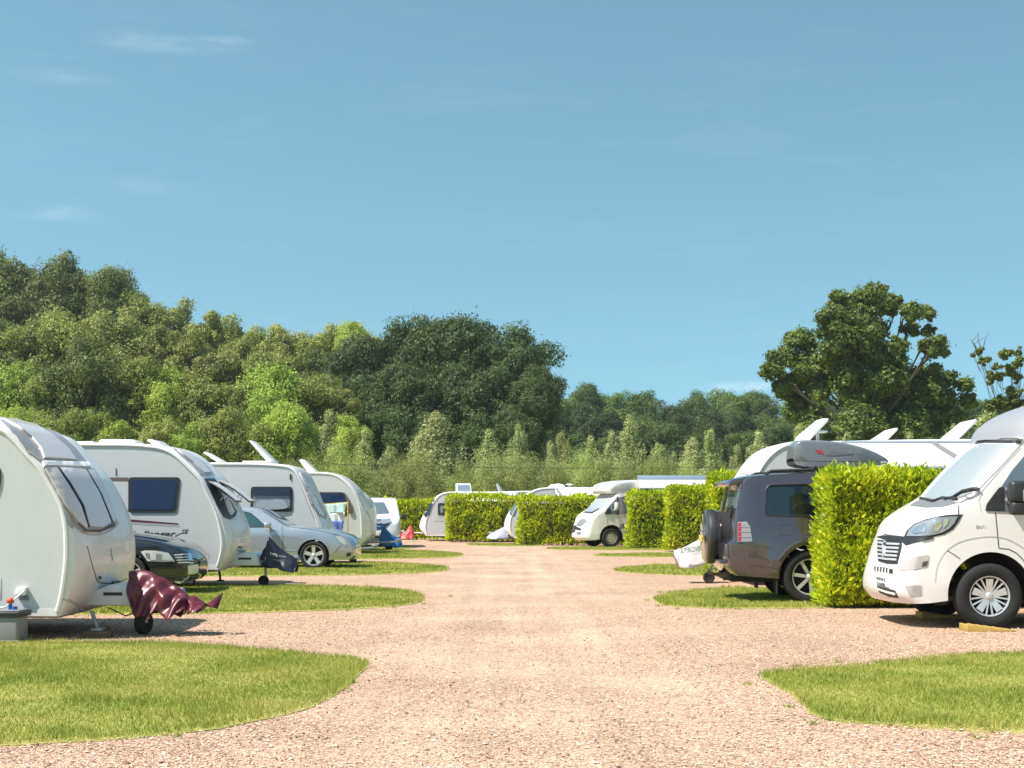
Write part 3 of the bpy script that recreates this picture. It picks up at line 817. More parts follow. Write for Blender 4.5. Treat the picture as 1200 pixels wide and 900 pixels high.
LAWNS = [
 [(435,776),(420,795),(395,815),(350,835),(290,850),(200,862),(100,870),(0,875),(-500,885),(-1100,885),(-900,750),(-400,750),(0,753),(100,753.5),(200,755),(300,762),(380,769)],
 [(500,701),(490,708),(440,713),(350,717),(240,720),(100,721),(-300,722),(-500,700),(-300,686),(180,686),(250,686.5),(330,687),(420,688.5),(480,693)],
 [(530,667),(515,671),(450,674),(330,675.5),(100,676),(-200,676),(-200,660),(300,660),(400,659),(470,660),(515,663)],
 [(546,650.5),(530,654),(440,655.5),(200,655.5),(200,645.5),(410,645),(480,644.5),(530,647.5)],
 [(484,641.5),(478,643.5),(440,644),(380,644),(380,639),(440,638.8),(476,639.6)],
 [(765,702),(778,711),(850,713.5),(960,713),(990,712),(1300,712),(1300,691),(980,690),(850,690),(790,694)],
 [(885,790),(905,802),(935,820),(950,838),(975,846),(1050,851),(1200,860),(1500,872),(1900,872),(1700,764),(1300,765),(1200,766),(1130,768),(1050,777),(960,786)],
 [(713,667),(730,672),(800,675),(900,675),(1000,675),(1000,661.5),(900,661),(830,661),(760,662.5)],
 [(636,643.2),(660,644.8),(770,645),(820,644.6),(820,641.2),(700,641),(650,641.6)],
 [(685,651),(720,653),(830,653.4),(860,653),(860,648.6),(740,648.6)],
 [(540,638.5),(580,640.2),(630,640.2),(640,638.6),(560,637)],
]
def build_lawns():
    BV, n0 = [], 0
    for k, poly in enumerate(LAWNS):
        P = [gnd(*p) for p in poly]
        P = chaikin(P, 2); P = densify(P, .12 if k in (0, 6) else .3)
        P = [(x+.018*mnoise.noise(Vector((x*29, y*29, 4)))+.035*mnoise.noise(Vector((x*3, y*3, 1)))+.02*mnoise.noise(Vector((x*11, y*11, 2))), y+.05*mnoise.noise(Vector((x*3, y*3, 9)))) for x, y in P]
        V, Fc, _ = cdt(P, (), .45)
        A = np.array(P); nb = len(P)
        top = [(x, y, gz(x, y)+.005+(0 if i < nb else .014)) for i, (x, y) in enumerate(V)]
        # skirt
        top += [(V[i][0]*1.0, V[i][1], gz(*V[i])-.02) for i in range(nb)]
        faces = [tuple(f) for f in Fc]+[(i, (i+1) % nb, len(V)+(i+1) % nb, len(V)+i) for i in range(nb)]
        me = mesh_from(top, faces, True, 60, 'lawn')
        bm = bmesh.new(); bm.from_mesh(me); bmesh.ops.recalc_face_normals(bm, faces=bm.faces); bm.to_mesh(me); bm.free()
        o = link('lawn', me, None, M['lawn']); tagp(o, kind='structure')
        # blades inside the camera's reach
        mn, mx = A.min(0), A.max(0); zc = (mn[1]+mx[1])/2
        dens = {0: 5200, 6: 5200, 1: 1500, 5: 1700}.get(k, 500)
        h = {0: .030, 6: .030, 1: .032, 5: .032}.get(k, .038)
        lim = 10.5
        area = (min(mx[0], lim)-max(mn[0], -lim))*(mx[1]-mn[1]); n = int(area*dens)
        xy = np.c_[rng.uniform(max(mn[0], -lim), min(mx[0], lim), n), rng.uniform(mn[1], mx[1], n)]
        vis = (np.abs(xy[:, 0]) < xy[:, 1]*.40+2.2)
        xy = xy[vis]; ins = inpoly(xy+rng.normal(0, .03, xy.shape), A); xy = xy[ins]
        n = len(xy)
        # longer ragged fringe near the edge of near lawns
        ed = segdist(xy, P[::2]) if k in (0, 1, 5, 6) else np.ones(n)
        hh = h*rng.uniform(.5, 1.15, n)*(1+.6*(ed < .06)+.25*np.sin(xy[:, 0]*3.1+xy[:, 1]*2.3))
        tuft = np.array([mnoise.noise(Vector((a*2.2, b*2.2, 3))) for a, b in xy[:, :2]]) if n < 400000 else np.zeros(n)
        hh *= 1+np.clip(tuft-.25, 0, 1)*2.2
        a = rng.uniform(0, 6.283, n); wd = (.0028 if k in (0, 6) else .007 if k in (1, 5) else .012)*rng.uniform(.7, 1.4, n)
        lean = rng.normal(0, .45, (n, 2))*hh[:, None]
        z0 = np.full(n, .018)
        base = np.c_[xy, z0]
        dx = np.c_[np.cos(a)*wd, np.sin(a)*wd, np.zeros(n)]
        tip = np.c_[xy+lean, z0+hh]
        BV.append(np.stack([base-dx, base+dx, tip], 1).reshape(-1, 3))
        if k in (0, 1, 5, 6):      # stray weeds and clover tufts in the gravel beside the turf
            Q = np.array(P); m_ = 46
            c = Q[rng.integers(0, len(Q), m_)]+rng.normal(0, .16, (m_, 2)); c = c[(np.abs(c[:, 0]) < 9)]
            c = np.repeat(c, 26, 0)+rng.normal(0, .022, (len(c)*26, 2)); q_ = len(c)
            a = rng.uniform(0, 6.283, q_); hh = rng.uniform(.015, .05, q_); ln = rng.normal(0, .7, (q_, 2))*hh[:, None]; z0 = np.full(q_, .0)
            dx = np.c_[np.cos(a)*.004, np.sin(a)*.004, np.zeros(q_)]
            BV.append(np.stack([np.c_[c, z0]-dx, np.c_[c, z0]+dx, np.c_[c+ln, z0+hh]], 1).reshape(-1, 3))
    V = np.concatenate(BV); Fq = np.arange(len(V)).reshape(-1, 3)
    o = link('grass', mesh_np(V, Fq), None, M['blade']); tagp(o, 'short mown grass blades standing on the lawns', None, None, 'stuff')
    print('blades', len(Fq))
build_lawns()
def build_pebbles():
    n = 130000
    # more stones near the camera
    y = 6.3+(rng.random(n)**1.7)*12.5; x = rng.uniform(-1, 1, n)*(y*.40+.5)
    keep = np.ones(n, bool)
    for poly in (LAWNS[0], LAWNS[6], LAWNS[1], LAWNS[5]):
        P = chaikin([gnd(*p) for p in poly], 1); ins = inpoly(np.c_[x, y], P)
        keep &= ~ins | (rng.random(n) < .012) | ((segdist(np.c_[x, y], P) < .12) & (rng.random(n) < .25))
    # fewer in the packed middle
    keep &= (np.abs(x-.1) > 1.2) | (rng.random(n) < .55)
    x, y = x[keep], y[keep]; n = len(x)
    s = rng.lognormal(-5.22, .38, n)
    base = np.array([(1, 0, 0), (-.9, .1, 0), (0, 1, .1), (.1, -1, 0), (0, 0, .62), (.1, 0, -.5)], float)
    tri = np.array([(0, 2, 4), (2, 1, 4), (1, 3, 4), (3, 0, 4), (2, 0, 5), (1, 2, 5), (3, 1, 5), (0, 3, 5)])
    a = rng.uniform(0, 6.283, n); ca, sa = np.cos(a), np.sin(a)
    sx = s*rng.uniform(.8, 1.5, n); sy = s*rng.uniform(.6, 1.1, n); sz = s*rng.uniform(.6, 1.1, n)
    B = base[None]+rng.normal(0, .14, (n, 6, 3))
    X = B[:, :, 0]*sx[:, None]; Y = B[:, :, 1]*sy[:, None]; Z = B[:, :, 2]*sz[:, None]
    V = np.stack([X*ca[:, None]-Y*sa[:, None]+x[:, None], X*sa[:, None]+Y*ca[:, None]+y[:, None], Z+(np.full(n, .004)+s*.2)[:, None]], 2).reshape(-1, 3)
    Fq = (tri[None]+(np.arange(n)*6)[:, None, None]).reshape(-1, 3)
    o = link('loose_gravel', mesh_np(V, Fq), None, M['stone']); tagp(o, 'loose pinkish beige pebbles scattered over the gravel road', None, None, 'stuff')
build_pebbles()

# ------------------------------------------------------------------ foliage
def rnd_dirs(n, r):
    v = r.normal(size=(n, 3)); return v/np.linalg.norm(v, axis=1)[:, None]
def quads(pos, nrm, size, r, aspect=.55, droop=0.0):
    n = len(pos); t = rnd_dirs(n, r)
    t[:, 2] += droop
    t = t-nrm*(t*nrm).sum(1)[:, None]; t /= np.maximum(np.linalg.norm(t, axis=1), 1e-6)[:, None]
    b = np.cross(nrm, t); s = size[:, None]
    return np.stack([pos-t*s, pos+b*s*aspect-t*s*.1, pos+t*s, pos-b*s*aspect-t*s*.1], 1).reshape(-1, 3)
def crown_mesh(blobs, n, size, seed, spread=.24, up=.25, aspect=.6, droop=0.0, inner=.15):
    r = np.random.default_rng(seed); B = np.array(blobs, float)
    w = (B[:, 3]*B[:, 4])**.95; w /= w.sum(); k = r.choice(len(B), n, p=w)
    d = rnd_dirs(n, r); d[:, 2] += up*.6; d /= np.linalg.norm(d, axis=1)[:, None]
    rad = 1-np.abs(r.normal(0, spread, n)); ins = r.random(n) < inner; rad[ins] = r.random(ins.sum())**.5
    # lumps within each clump
    q = d*3.1+k[:, None]*7.7
    lump = .14*np.sin(q[:, 0]*2+q[:, 1])+.12*np.sin(q[:, 1]*2.3+q[:, 2]*1.7)+.10*np.sin(q[:, 2]*2.9+q[:, 0]*1.3)
    rad = rad*(1+lump)
    out_ = r.random(n) < .08; rad[out_] *= r.uniform(1.05, 1.45, out_.sum())
    pos = B[k, :3]+d*B[k, 3:6]*rad[:, None]
    nrm = d*.8+rnd_dirs(n, r)*.62+np.array([0, 0, up]); nrm /= np.linalg.norm(nrm, axis=1)[:, None]
    sz = size*r.uniform(.55, 1.35, n)
    V = quads(pos, nrm, sz, r, aspect, droop)
    return mesh_np(V, np.arange(len(V)).reshape(-1, 4))
def blobs_round(seed, H=10., Wd=8., base=.18, nb=46, rb=(.13, .22), irregular=.2, top=1.0, flat=.8):
    """clumps over an egg-shaped crown between base*H and H"""
    r = np.random.default_rng(seed); out = []
    cz = H*(1+base)/2; rz = H*(1-base)/2; rx = Wd/2
    nb = int(nb*1.35)
    for i in range(nb):
        d = rnd_dirs(1, r)[0]; d[2] = d[2]*.9+.12
        f = r.uniform(.62, .86) if i > nb*.25 else r.uniform(.1, .5)
        f *= 1+r.normal(0, irregular*.5)
        c = np.array([d[0]*rx*f, d[1]*rx*f, cz+d[2]*rz*f])
        b = Wd*(rb[0]*.6+(rb[1]*1.15-rb[0]*.6)*r.random()**1.3)
        out.append((c[0], c[1], max(c[2], base*H+b*.3), b*r.uniform(.8, 1.25), b*r.uniform(.8, 1.25), b*flat*r.uniform(.75, 1.2)))
    return out
def trunk_mesh(blobs, H, rad, seed, nl=9, fork=.35, split=True):
    r = np.random.default_rng(seed); m = MB()
    top = np.array([r.normal(0, .02*H), r.normal(0, .02*H), H*.8])
    def pt(t): return (top[0]*t*t+.01*H*math.sin(t*7+seed), top[1]*t*t+.01*H*math.sin(t*5+seed*2), top[2]*t)
    ts = [0, .03, .1, .25, .4, .6, .8, 1]
    m.tube([pt(t) for t in ts], [rad*f for f in (1.5, 1.15, 1, .88, .72, .5, .3, .08)], 9)
    idx = r.choice(len(blobs), min(nl, len(blobs)), replace=False)
    for i in idx:
        b = blobs[i]; t0 = np.clip(b[2]/top[2]*.62*r.uniform(.8, 1.1), fork*.6, .92); p0 = np.array(pt(t0)); p1 = np.array(b[:3])
        mid = p0*.5+p1*.5+np.array([0, 0, -.03*H])+r.normal(0, .012*H, 3); q = p0*.8+p1*.2+np.array([0, 0, -.01*H]); q2 = p0*.22+p1*.78+r.normal(0, .012*H, 3)
        rr = rad*(.55-.3*t0)
        m.tube([p0, q, mid, q2, p1], [rr, rr*.85, rr*.6, rr*.38, rr*.12], 6, cap=False)
        for k in range(3):
            e = p1+rnd_dirs(1, r)[0]*b[3]*.9; m.tube([mid*.4+p1*.6, (p1+e)/2+r.normal(0, .01*H, 3), e], [rr*.34, rr*.2, rr*.05], 5, cap=False)
    return m
def variant(name, blobs, n, size, seed, H, rad, leaf, nl=9, **kw):
    cm = crown_mesh(blobs, n, size, seed, **kw); cm.materials.append(leaf); cm.name = name+'_crown'
    to = trunk_mesh(blobs, H, rad, seed, nl).build('trunk', M['bark']); tm = to.data; bpy.data.objects.remove(to)
    return (cm, tm, H)
LM = {
 'dark': leafmat('oak_leaf_dark', (.055, .08, .02), (.12, .16, .035), (.215, .25, .06), .35),
 'mid': leafmat('leaf_mid_green', (.07, .10, .02), (.19, .235, .042), (.36, .40, .085), .4),
 'lite': leafmat('leaf_light_green', (.10, .16, .022), (.26, .36, .045), (.44, .52, .10), .4),
 'olive': leafmat('leaf_olive', (.08, .10, .024), (.22, .25, .05), (.38, .39, .095), .35),
 'silver': leafmat('willow_leaf', (.13, .17, .055), (.34, .39, .14), (.55, .58, .26), .5),
 'laurel': leafmat('laurel_leaf', (.12, .20, .008), (.36, .48, .016), (.70, .70, .035), 1.3, trans=.42, rough=.38),
}
VAR = {}
for s in range(3):
    b = blobs_round(11+s, 10, 8.5, .14, 60, (.12, .19)); VAR['dark%d' % s] = variant('broad_oak', b, 62000, .125, 21+s, 10, .32, LM['dark'])
for s in range(3):
    b = blobs_round(31+s, 10, 8.0, .10, 44, (.14, .22)); VAR['mid%d' % s] = variant('round_tree', b, 52000, .125, 41+s, 10, .26, LM['mid'])
for s in range(2):
    b = blobs_round(51+s, 10, 8.0, .10, 52, (.13, .2)); VAR['lite%d' % s] = variant('ash', b, 54000, .12, 61+s, 10, .24, LM['lite'])
for s in range(2):
    b = blobs_round(71+s, 10, 7.5, .10, 56, (.10, .17)); VAR['olive%d' % s] = variant('hill_tree', b, 52000, .11, 81+s, 10, .22, LM['olive'])
def blobs_spire(seed, H=10., Wd=3.2, nb=42, lean=.0):
    r = np.random.default_rng(seed); out = []
    for i in range(nb):
        t = (i+.5)/nb; z = H*(.05+.92*t); prof = (math.sin(min(1, t*1.9+.25)*math.pi/2))*(1-t)**.62
        a = r.uniform(0, 6.28); rr = Wd/2*prof*r.uniform(.2, .85)
        b = Wd*(.17*prof+.055)*r.uniform(.8, 1.25)
        out.append((math.cos(a)*rr+lean*z, math.sin(a)*rr, z, b, b, b*1.9))
    return out
for s in range(4):
    b = blobs_spire(91+s, 10, 3.6+.5*s, 44, (-.03, .02, .05, 0)[s]); VAR['silver%d' % s] = variant('poplar', b, 30000, .09, 101+s, 10, .12, LM['silver'], spread=.25, up=.1, aspect=.4, droop=.6)
for s in range(3):
    b = blobs_round(111+s, 10, 13, .0, 46, (.09, .16), flat=1.2); VAR['bush%d' % s] = variant('willow_bush', b, 36000, .115, 121+s, 10, .14, LM['silver'], spread=.22, up=.1, aspect=.42, droop=.4)

LMARK = [(-300, 'far left outside the photo'), (-200, 'left outside the photo'), (-120, 'just outside the photo\'s left edge'), (-30, 'near the photo\'s left edge'), (25, 'above the nearest caravan\'s roof'), (70, 'above the nearest caravan\'s skylight'), (120, 'above the second caravan\'s flat roof'),
 (170, 'above the navy side window'), (210, 'above the open front window'), (255, 'above the first roof gap'), (300, 'above the tall open hatch'),
 (345, 'above the third caravan\'s nose'), (385, 'above the hanging towels'), (425, 'above the pale van'), (470, 'above the red hitch cover'),
 (520, 'above the farthest caravan\'s hatch'), (560, 'above the hedge left of centre'), (600, 'at the photo\'s middle'), (640, 'above the central hedge'), (680, 'above the far motorhome\'s bonnet'), (720, 'above the far motorhome\'s cab'),
 (765, 'above the pale awning'), (810, 'above the two tall hedges'), (860, 'above the grey car\'s spoiler'), (905, 'left of the big oak'), (960, 'above the grey roof box'), (1010, 'under the big oak\'s middle'), (1065, 'under the big oak\'s right limbs'),
 (1115, 'above the long white awning'), (1165, 'above the nearest motorhome\'s windscreen'), (1230, 'near the photo\'s right edge')]
_used = {}
def tree(kind, var, x, Z, top, wpx, look, row, group, col=None, rz=None, name='tree', cat='tree', label=None):
    X = (x-600)*Z/F; g = float(hill(X, Z)) if Z > 80 else 0.0
    Ht = CH-(top-YH)*Z/F-g
    cm, tm, H = VAR[var]
    if not label:
        lm = min(LMARK, key=lambda q: abs(q[0]-x))[1]
        label = f'{look} {row} {lm}'
        k = _used.get(label, 0); _used[label] = k+1
        if k: label = f'{look} {row} right of its twin {lm.split(" ", 1)[0]} {lm.split(" ", 1)[1]}'
    e = thing(name, label, cat, (X, Z, g-.15), group, rz if rz is not None else random.uniform(0, 6.28))
    s = Ht/H; mext = {'dark': 8.5, 'mid': 8, 'lite': 8, 'olive': 7.5, 'silver': 3.6, 'bush': 13}[var[:-1]]
    sw = wpx*Z/F/(mext*1.08)
    sz = min(s, sw*(1.3 if var[:-1] not in ('silver',) else 9))
    e.scale = (sw, sw, sz)
    c = link('crown', cm, e); t = link('trunk', tm, e)
    if s > sz:      # tall tree: the crown keeps its proportions and sits on a longer trunk
        c.location = (0, 0, (Ht-H*sz)/sz); t.scale = (1, 1, s/sz)
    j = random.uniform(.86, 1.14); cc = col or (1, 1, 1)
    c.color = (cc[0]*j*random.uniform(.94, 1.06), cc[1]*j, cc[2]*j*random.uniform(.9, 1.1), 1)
    return e
GH = 'trees of the wooded hillside on the left'; GF = 'trees of the far wood line'; GW = 'young willows and poplars behind the site'; GD = 'dark trees of the central clump'
random.seed(3)
for i, (x, y, w, v) in enumerate([(-330,300,130,'dark1'),(-250,296,130,'dark2'),(-170,300,130,'dark0'),(-95,300,120,'dark0'),(-35,296,120,'dark1'),(22,303,105,'dark2'),(75,298,100,'dark0'),(128,318,84,'dark1'),(160,338,72,'mid1'),(200,351,84,'olive0'),(243,362,80,'olive1'),(287,372,84,'olive0'),(331,377,80,'olive1'),(372,381,76,'olive0'),(412,376,64,'lite0'),(445,392,70,'olive1')]):
    tree('a', v, x, 150, y, w, {'d': 'tall dark green tree', 'm': 'mid green tree', 'o': 'olive green tree', 'l': 'bright yellow green tree'}[v[0]], 'on the skyline', GH, (1.1, 1.12, 1) if v[0] == 'o' else None, name='hillside_tree')
for x, y, w, v in [(-300,372,120,'dark2'),(-220,365,120,'mid0'),(-140,368,120,'dark0'),(-60,365,110,'dark1'),(-10,372,100,'dark2'),(40,372,90,'mid0'),(88,352,110,'mid1'),(135,358,90,'olive0'),(185,378,84,'olive1'),(232,388,80,'olive0'),(280,396,84,'olive1'),(325,404,80,'mid2'),(372,405,76,'dark2')]:
    tree('b', v, x, 126, y, w, {'d': 'dark shaded tree', 'm': 'soft mid green tree', 'o': 'olive brown tree'}[v[0]], 'halfway up the hillside', GH, name='hillside_tree')
for x, y, w, v in [(-290,430,120,'mid1'),(-210,425,110,'dark1'),(-130,430,110,'mid2'),(-50,428,100,'lite1'),(5,425,100,'lite0'),(55,432,80,'mid2'),(100,404,112,'dark0'),(150,420,78,'mid0'),(192,424,84,'lite1'),(240,430,84,'mid1'),(282,440,70,'mid2'),(322,426,112,'lite0'),(374,440,78,'mid0'),(402,452,60,'olive1')]:
    tree('c', v, x, 102, y, w, {'d': 'dark rounded tree', 'm': 'mid green tree', 'o': 'olive tree', 'l': 'bright light green tree'}[v[0]], 'low on the hillside', GH, name='hillside_tree')
for x, y, w, v in [(-280,480,100,'mid0'),(-200,484,100,'lite1'),(-120,480,96,'mid2'),(-40,482,90,'mid1'),(10,478,84,'lite0'),(60,484,78,'mid0'),(104,470,70,'mid2'),(140,488,74,'lite1'),(186,482,78,'mid1'),(226,490,66,'lite1'),(262,480,76,'mid0'),(300,486,72,'mid2'),(340,470,84,'lite0'),(385,478,66,'silver0'),(405,482,60,'lite1')]:
    tree('d', v, x, 86, y, w, {'m': 'mid green bushy tree', 'l': 'light green bushy tree', 's': 'pale feathery tree'}[v[0]], 'at the foot of the hillside', GH, name='bushy_tree')
for x, y, w, v, Z in [(418,398,92,'dark1',122),(456,378,110,'dark0',124),(504,366,118,'dark2',124),(552,378,112,'dark1',122),(596,384,104,'dark0',120),(628,424,66,'dark2',116),(430,440,96,'dark2',112),(480,432,100,'dark1',110),(530,430,100,'dark0',112),(580,428,104,'dark2',110),(622,446,66,'dark1',108),(400,470,80,'dark0',108),(452,486,84,'dark1',104),(506,480,84,'dark2',104),(556,484,84,'dark0',104),(604,484,76,'dark1',104)]:
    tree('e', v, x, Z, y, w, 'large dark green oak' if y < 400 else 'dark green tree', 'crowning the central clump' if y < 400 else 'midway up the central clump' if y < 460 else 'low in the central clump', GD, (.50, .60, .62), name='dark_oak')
k = 0
for x in range(652, 1290, 34):
    y = 461+5*math.sin(x*.05)+random.uniform(-4, 4)-(6 if x < 760 else 0)+(4 if 780 < x < 860 else 0)
    v = ['mid0', 'dark1', 'mid2', 'dark2', 'mid1', 'dark0'][k % 6]; k += 1
    tree('f', v, x, 225, y, 52+random.uniform(0, 10), 'rounded green tree' if v[0] == 'm' else 'rounded dark tree', 'on the far wood line', GF, (.62, .78, .74), name='woodland_tree')  # cool tint puts distance haze into the leaf colour
for x in range(640, 1290, 38):
    y = 478+random.uniform(-5, 6); v = ['dark0', 'dark2', 'mid1', 'dark1'][k % 4]; k += 1
    tree('g', v, x, 195, y, 58, 'shaded dark tree', 'before the far wood', GF, (.40, .52, .55), name='woodland_tree')  # same haze tint in the leaf colour, in a darker green
for x in range(650, 1290, 44):
    y = 502+random.uniform(-5, 6); v = ['dark1', 'dark0', 'mid2', 'dark2'][k % 4]; k += 1
    tree('g', v, x, 150, y, 66, 'low tree', 'below the far wood', GF, (.42, .54, .54), name='woodland_tree')  # leaf colour carries the haze tint here too
for x, y, w, v in [(426,500,34,'silver0'),(510,482,52,'silver3'),(496,508,44,'silver1'),(571,497,34,'silver1'),(605,491,30,'silver2'),(648,514,30,'silver0'),(663,499,28,'silver2'),(691,503,30,'silver1'),(717,497,28,'silver0'),(738,484,32,'silver3'),(765,513,28,'silver2'),(788,522,26,'silver1'),(811,508,30,'silver3'),(837,496,30,'silver2'),(862,524,28,'silver0'),(890,499,32,'silver1'),(938,494,34,'silver2'),(990,500,30,'silver0'),(1064,500,26,'silver1'),(1113,492,34,'silver2'),(1160,478,44,'silver3'),(1195,500,40,'silver1'),(450,524,36,'silver2'),(538,520,30,'silver0')]:
    tree('h', v, x, 82, y-random.uniform(-6, 8), w*random.uniform(1.3, 1.9), 'slender pale poplar', 'in the planting', GW, name='young_poplar')
for x, y, w, v in [(395,522,80,'bush2'),(440,540,74,'bush0'),(480,532,78,'bush1'),(540,542,60,'bush2'),(592,522,86,'bush0'),(640,536,64,'bush1'),(680,528,66,'bush2'),(722,530,66,'bush0'),(768,536,60,'bush1'),(808,538,64,'bush2'),(850,540,64,'bush0'),(895,540,60,'bush1'),(940,536,60,'bush2'),(985,536,60,'bush1'),(1035,532,66,'bush0'),(1085,530,66,'bush2'),(1130,524,66,'bush1'),(1175,520,70,'bush0'),(1220,520,70,'bush2'),(350,540,70,'bush1')]:
    tree('i', v, x, 77, y, w*1.15, 'rounded olive willow bush', 'in the planting', GW, (.78, .80, .62) if v != 'bush2' else (.9, .98, .7), name='willow_bush', cat='bush')

# the big oak: spreading crown of separate billows on visible limbs
def big_oak():
    Z = 95.; px_m = F/Z
    r = np.random.default_rng(5); cx = 1015
    # (px, py, radius px) clumps traced as a crown; depth spread at random
    pts = [(1012,352,16),(1040,356,14),(985,362,16),(962,380,16),(1058,372,11),(1000,380,20),(1030,384,16),(940,398,15),(970,405,20),(920,418,14),(948,425,18),(985,425,22),(1015,415,20),(1040,412,12),(1085,368,9),(1072,382,9),(1092,386,7),(1075,415,13),(1098,410,8),(905,436,12),(930,448,15),(960,450,20),(995,452,24),(1030,445,22),(1062,440,16),(1088,440,14),(1108,445,12),(1125,452,9),(1085,462,16),(1050,468,22),(1010,478,26),(970,478,22),(940,470,13),(1105,468,14),(1130,470,10),(1025,500,24),(985,502,24),(1060,500,22),(1095,492,18),(950,498,14),(1120,490,14),(915,455,9)]
    bl = []
    for x, y, rr in pts:
        dep = r.normal(0, 2.4 if abs(x-cx) < 70 else 1.0)
        b = rr/px_m*1.08; bl.append(((x-cx)/px_m, dep, CH-(y-YH)/px_m, b, b, b*.85))
        for q in range(6):
            b = rr/px_m*r.uniform(.28, .62); a = r.uniform(0, 6.28); j = rr*r.uniform(.6, 1.15)
            bl.append(((x-cx+math.cos(a)*j)/px_m, dep+r.normal(0, rr/px_m*.6), CH-(y-YH+math.sin(a)*j*.8)/px_m, b*1.1, b*1.1, b*r.uniform(.6, 1)))
    X = (cx-600)*Z/F; g = float(hill(X, Z))
    bl = [(a, b, c-g, d, e, f) for a, b, c, d, e, f in bl]
    e = thing('big_oak', 'big spreading oak standing alone above the long awning and grey roof box', 'tree', (X, Z, g))
    cm = crown_mesh(bl, 210000, .12, 77, spread=.40, up=.2, inner=.15); cm.materials.append(LM['dark'])
    c = link('crown', cm, e); c.color = (.90, .98, .76, 1)
    m = trunk_mesh(bl, 14.0, .40, 3, 26, fork=.2); m.build('trunk', M['bark'], e)
    # sparse tree at the right edge
    Z = 80.; px_m = F/Z; cx = 1185
    pts = [(1148,413,5),(1155,422,6),(1163,432,5),(1174,418,5),(1182,414,6),(1192,422,6),(1198,410,4),(1158,442,6),(1170,444,5),(1185,436,7),(1197,440,7),(1210,425,9),(1220,440,12),(1205,455,9),(1190,462,8),(1235,420,10),(1240,450,14),(1175,470,9),(1200,480,14),(1225,480,18),(1160,478,7)]
    bl = []
    X = (cx-600)*Z/F; g = 0.0
    for x, y, rr in pts:
        b = rr/px_m*.8; d0 = r.normal(0, .6); bl.append(((x-cx)/px_m, d0, CH-(y-YH)/px_m-g, b, b, b*.8))
        for q in range(4):
            b = rr/px_m*r.uniform(.3, .7); a = r.uniform(0, 6.28); j = rr*r.uniform(.6, 1.3)
            bl.append(((x-cx+math.cos(a)*j)/px_m, d0+r.normal(0, .2), CH-(y-YH+math.sin(a)*j)/px_m-g, b, b, b*r.uniform(.6, 1)))
    e = thing('sparse_oak', 'sparse crooked tree with bare twigs at the right edge above the nearest motorhome', 'tree', (X, Z, g))
    cm = crown_mesh(bl, 40000, .08, 78, spread=.4, inner=.2); cm.materials.append(LM['dark']); c = link('crown', cm, e); c.color = (1, 1, .8, 1)
    m = trunk_mesh(bl, 8.0, .10, 9, 40, fork=.3)
    for i in range(5):
        p = np.array(bl[i][:3]); m.tube([p, p+np.array([r.uniform(-.3, .3), 0, .5]), p+np.array([r.uniform(-.5, .5), .1, 1.0])], [.03, .02, .008], 5)
    m.build('trunk', M['bark'], e)
big_oak()

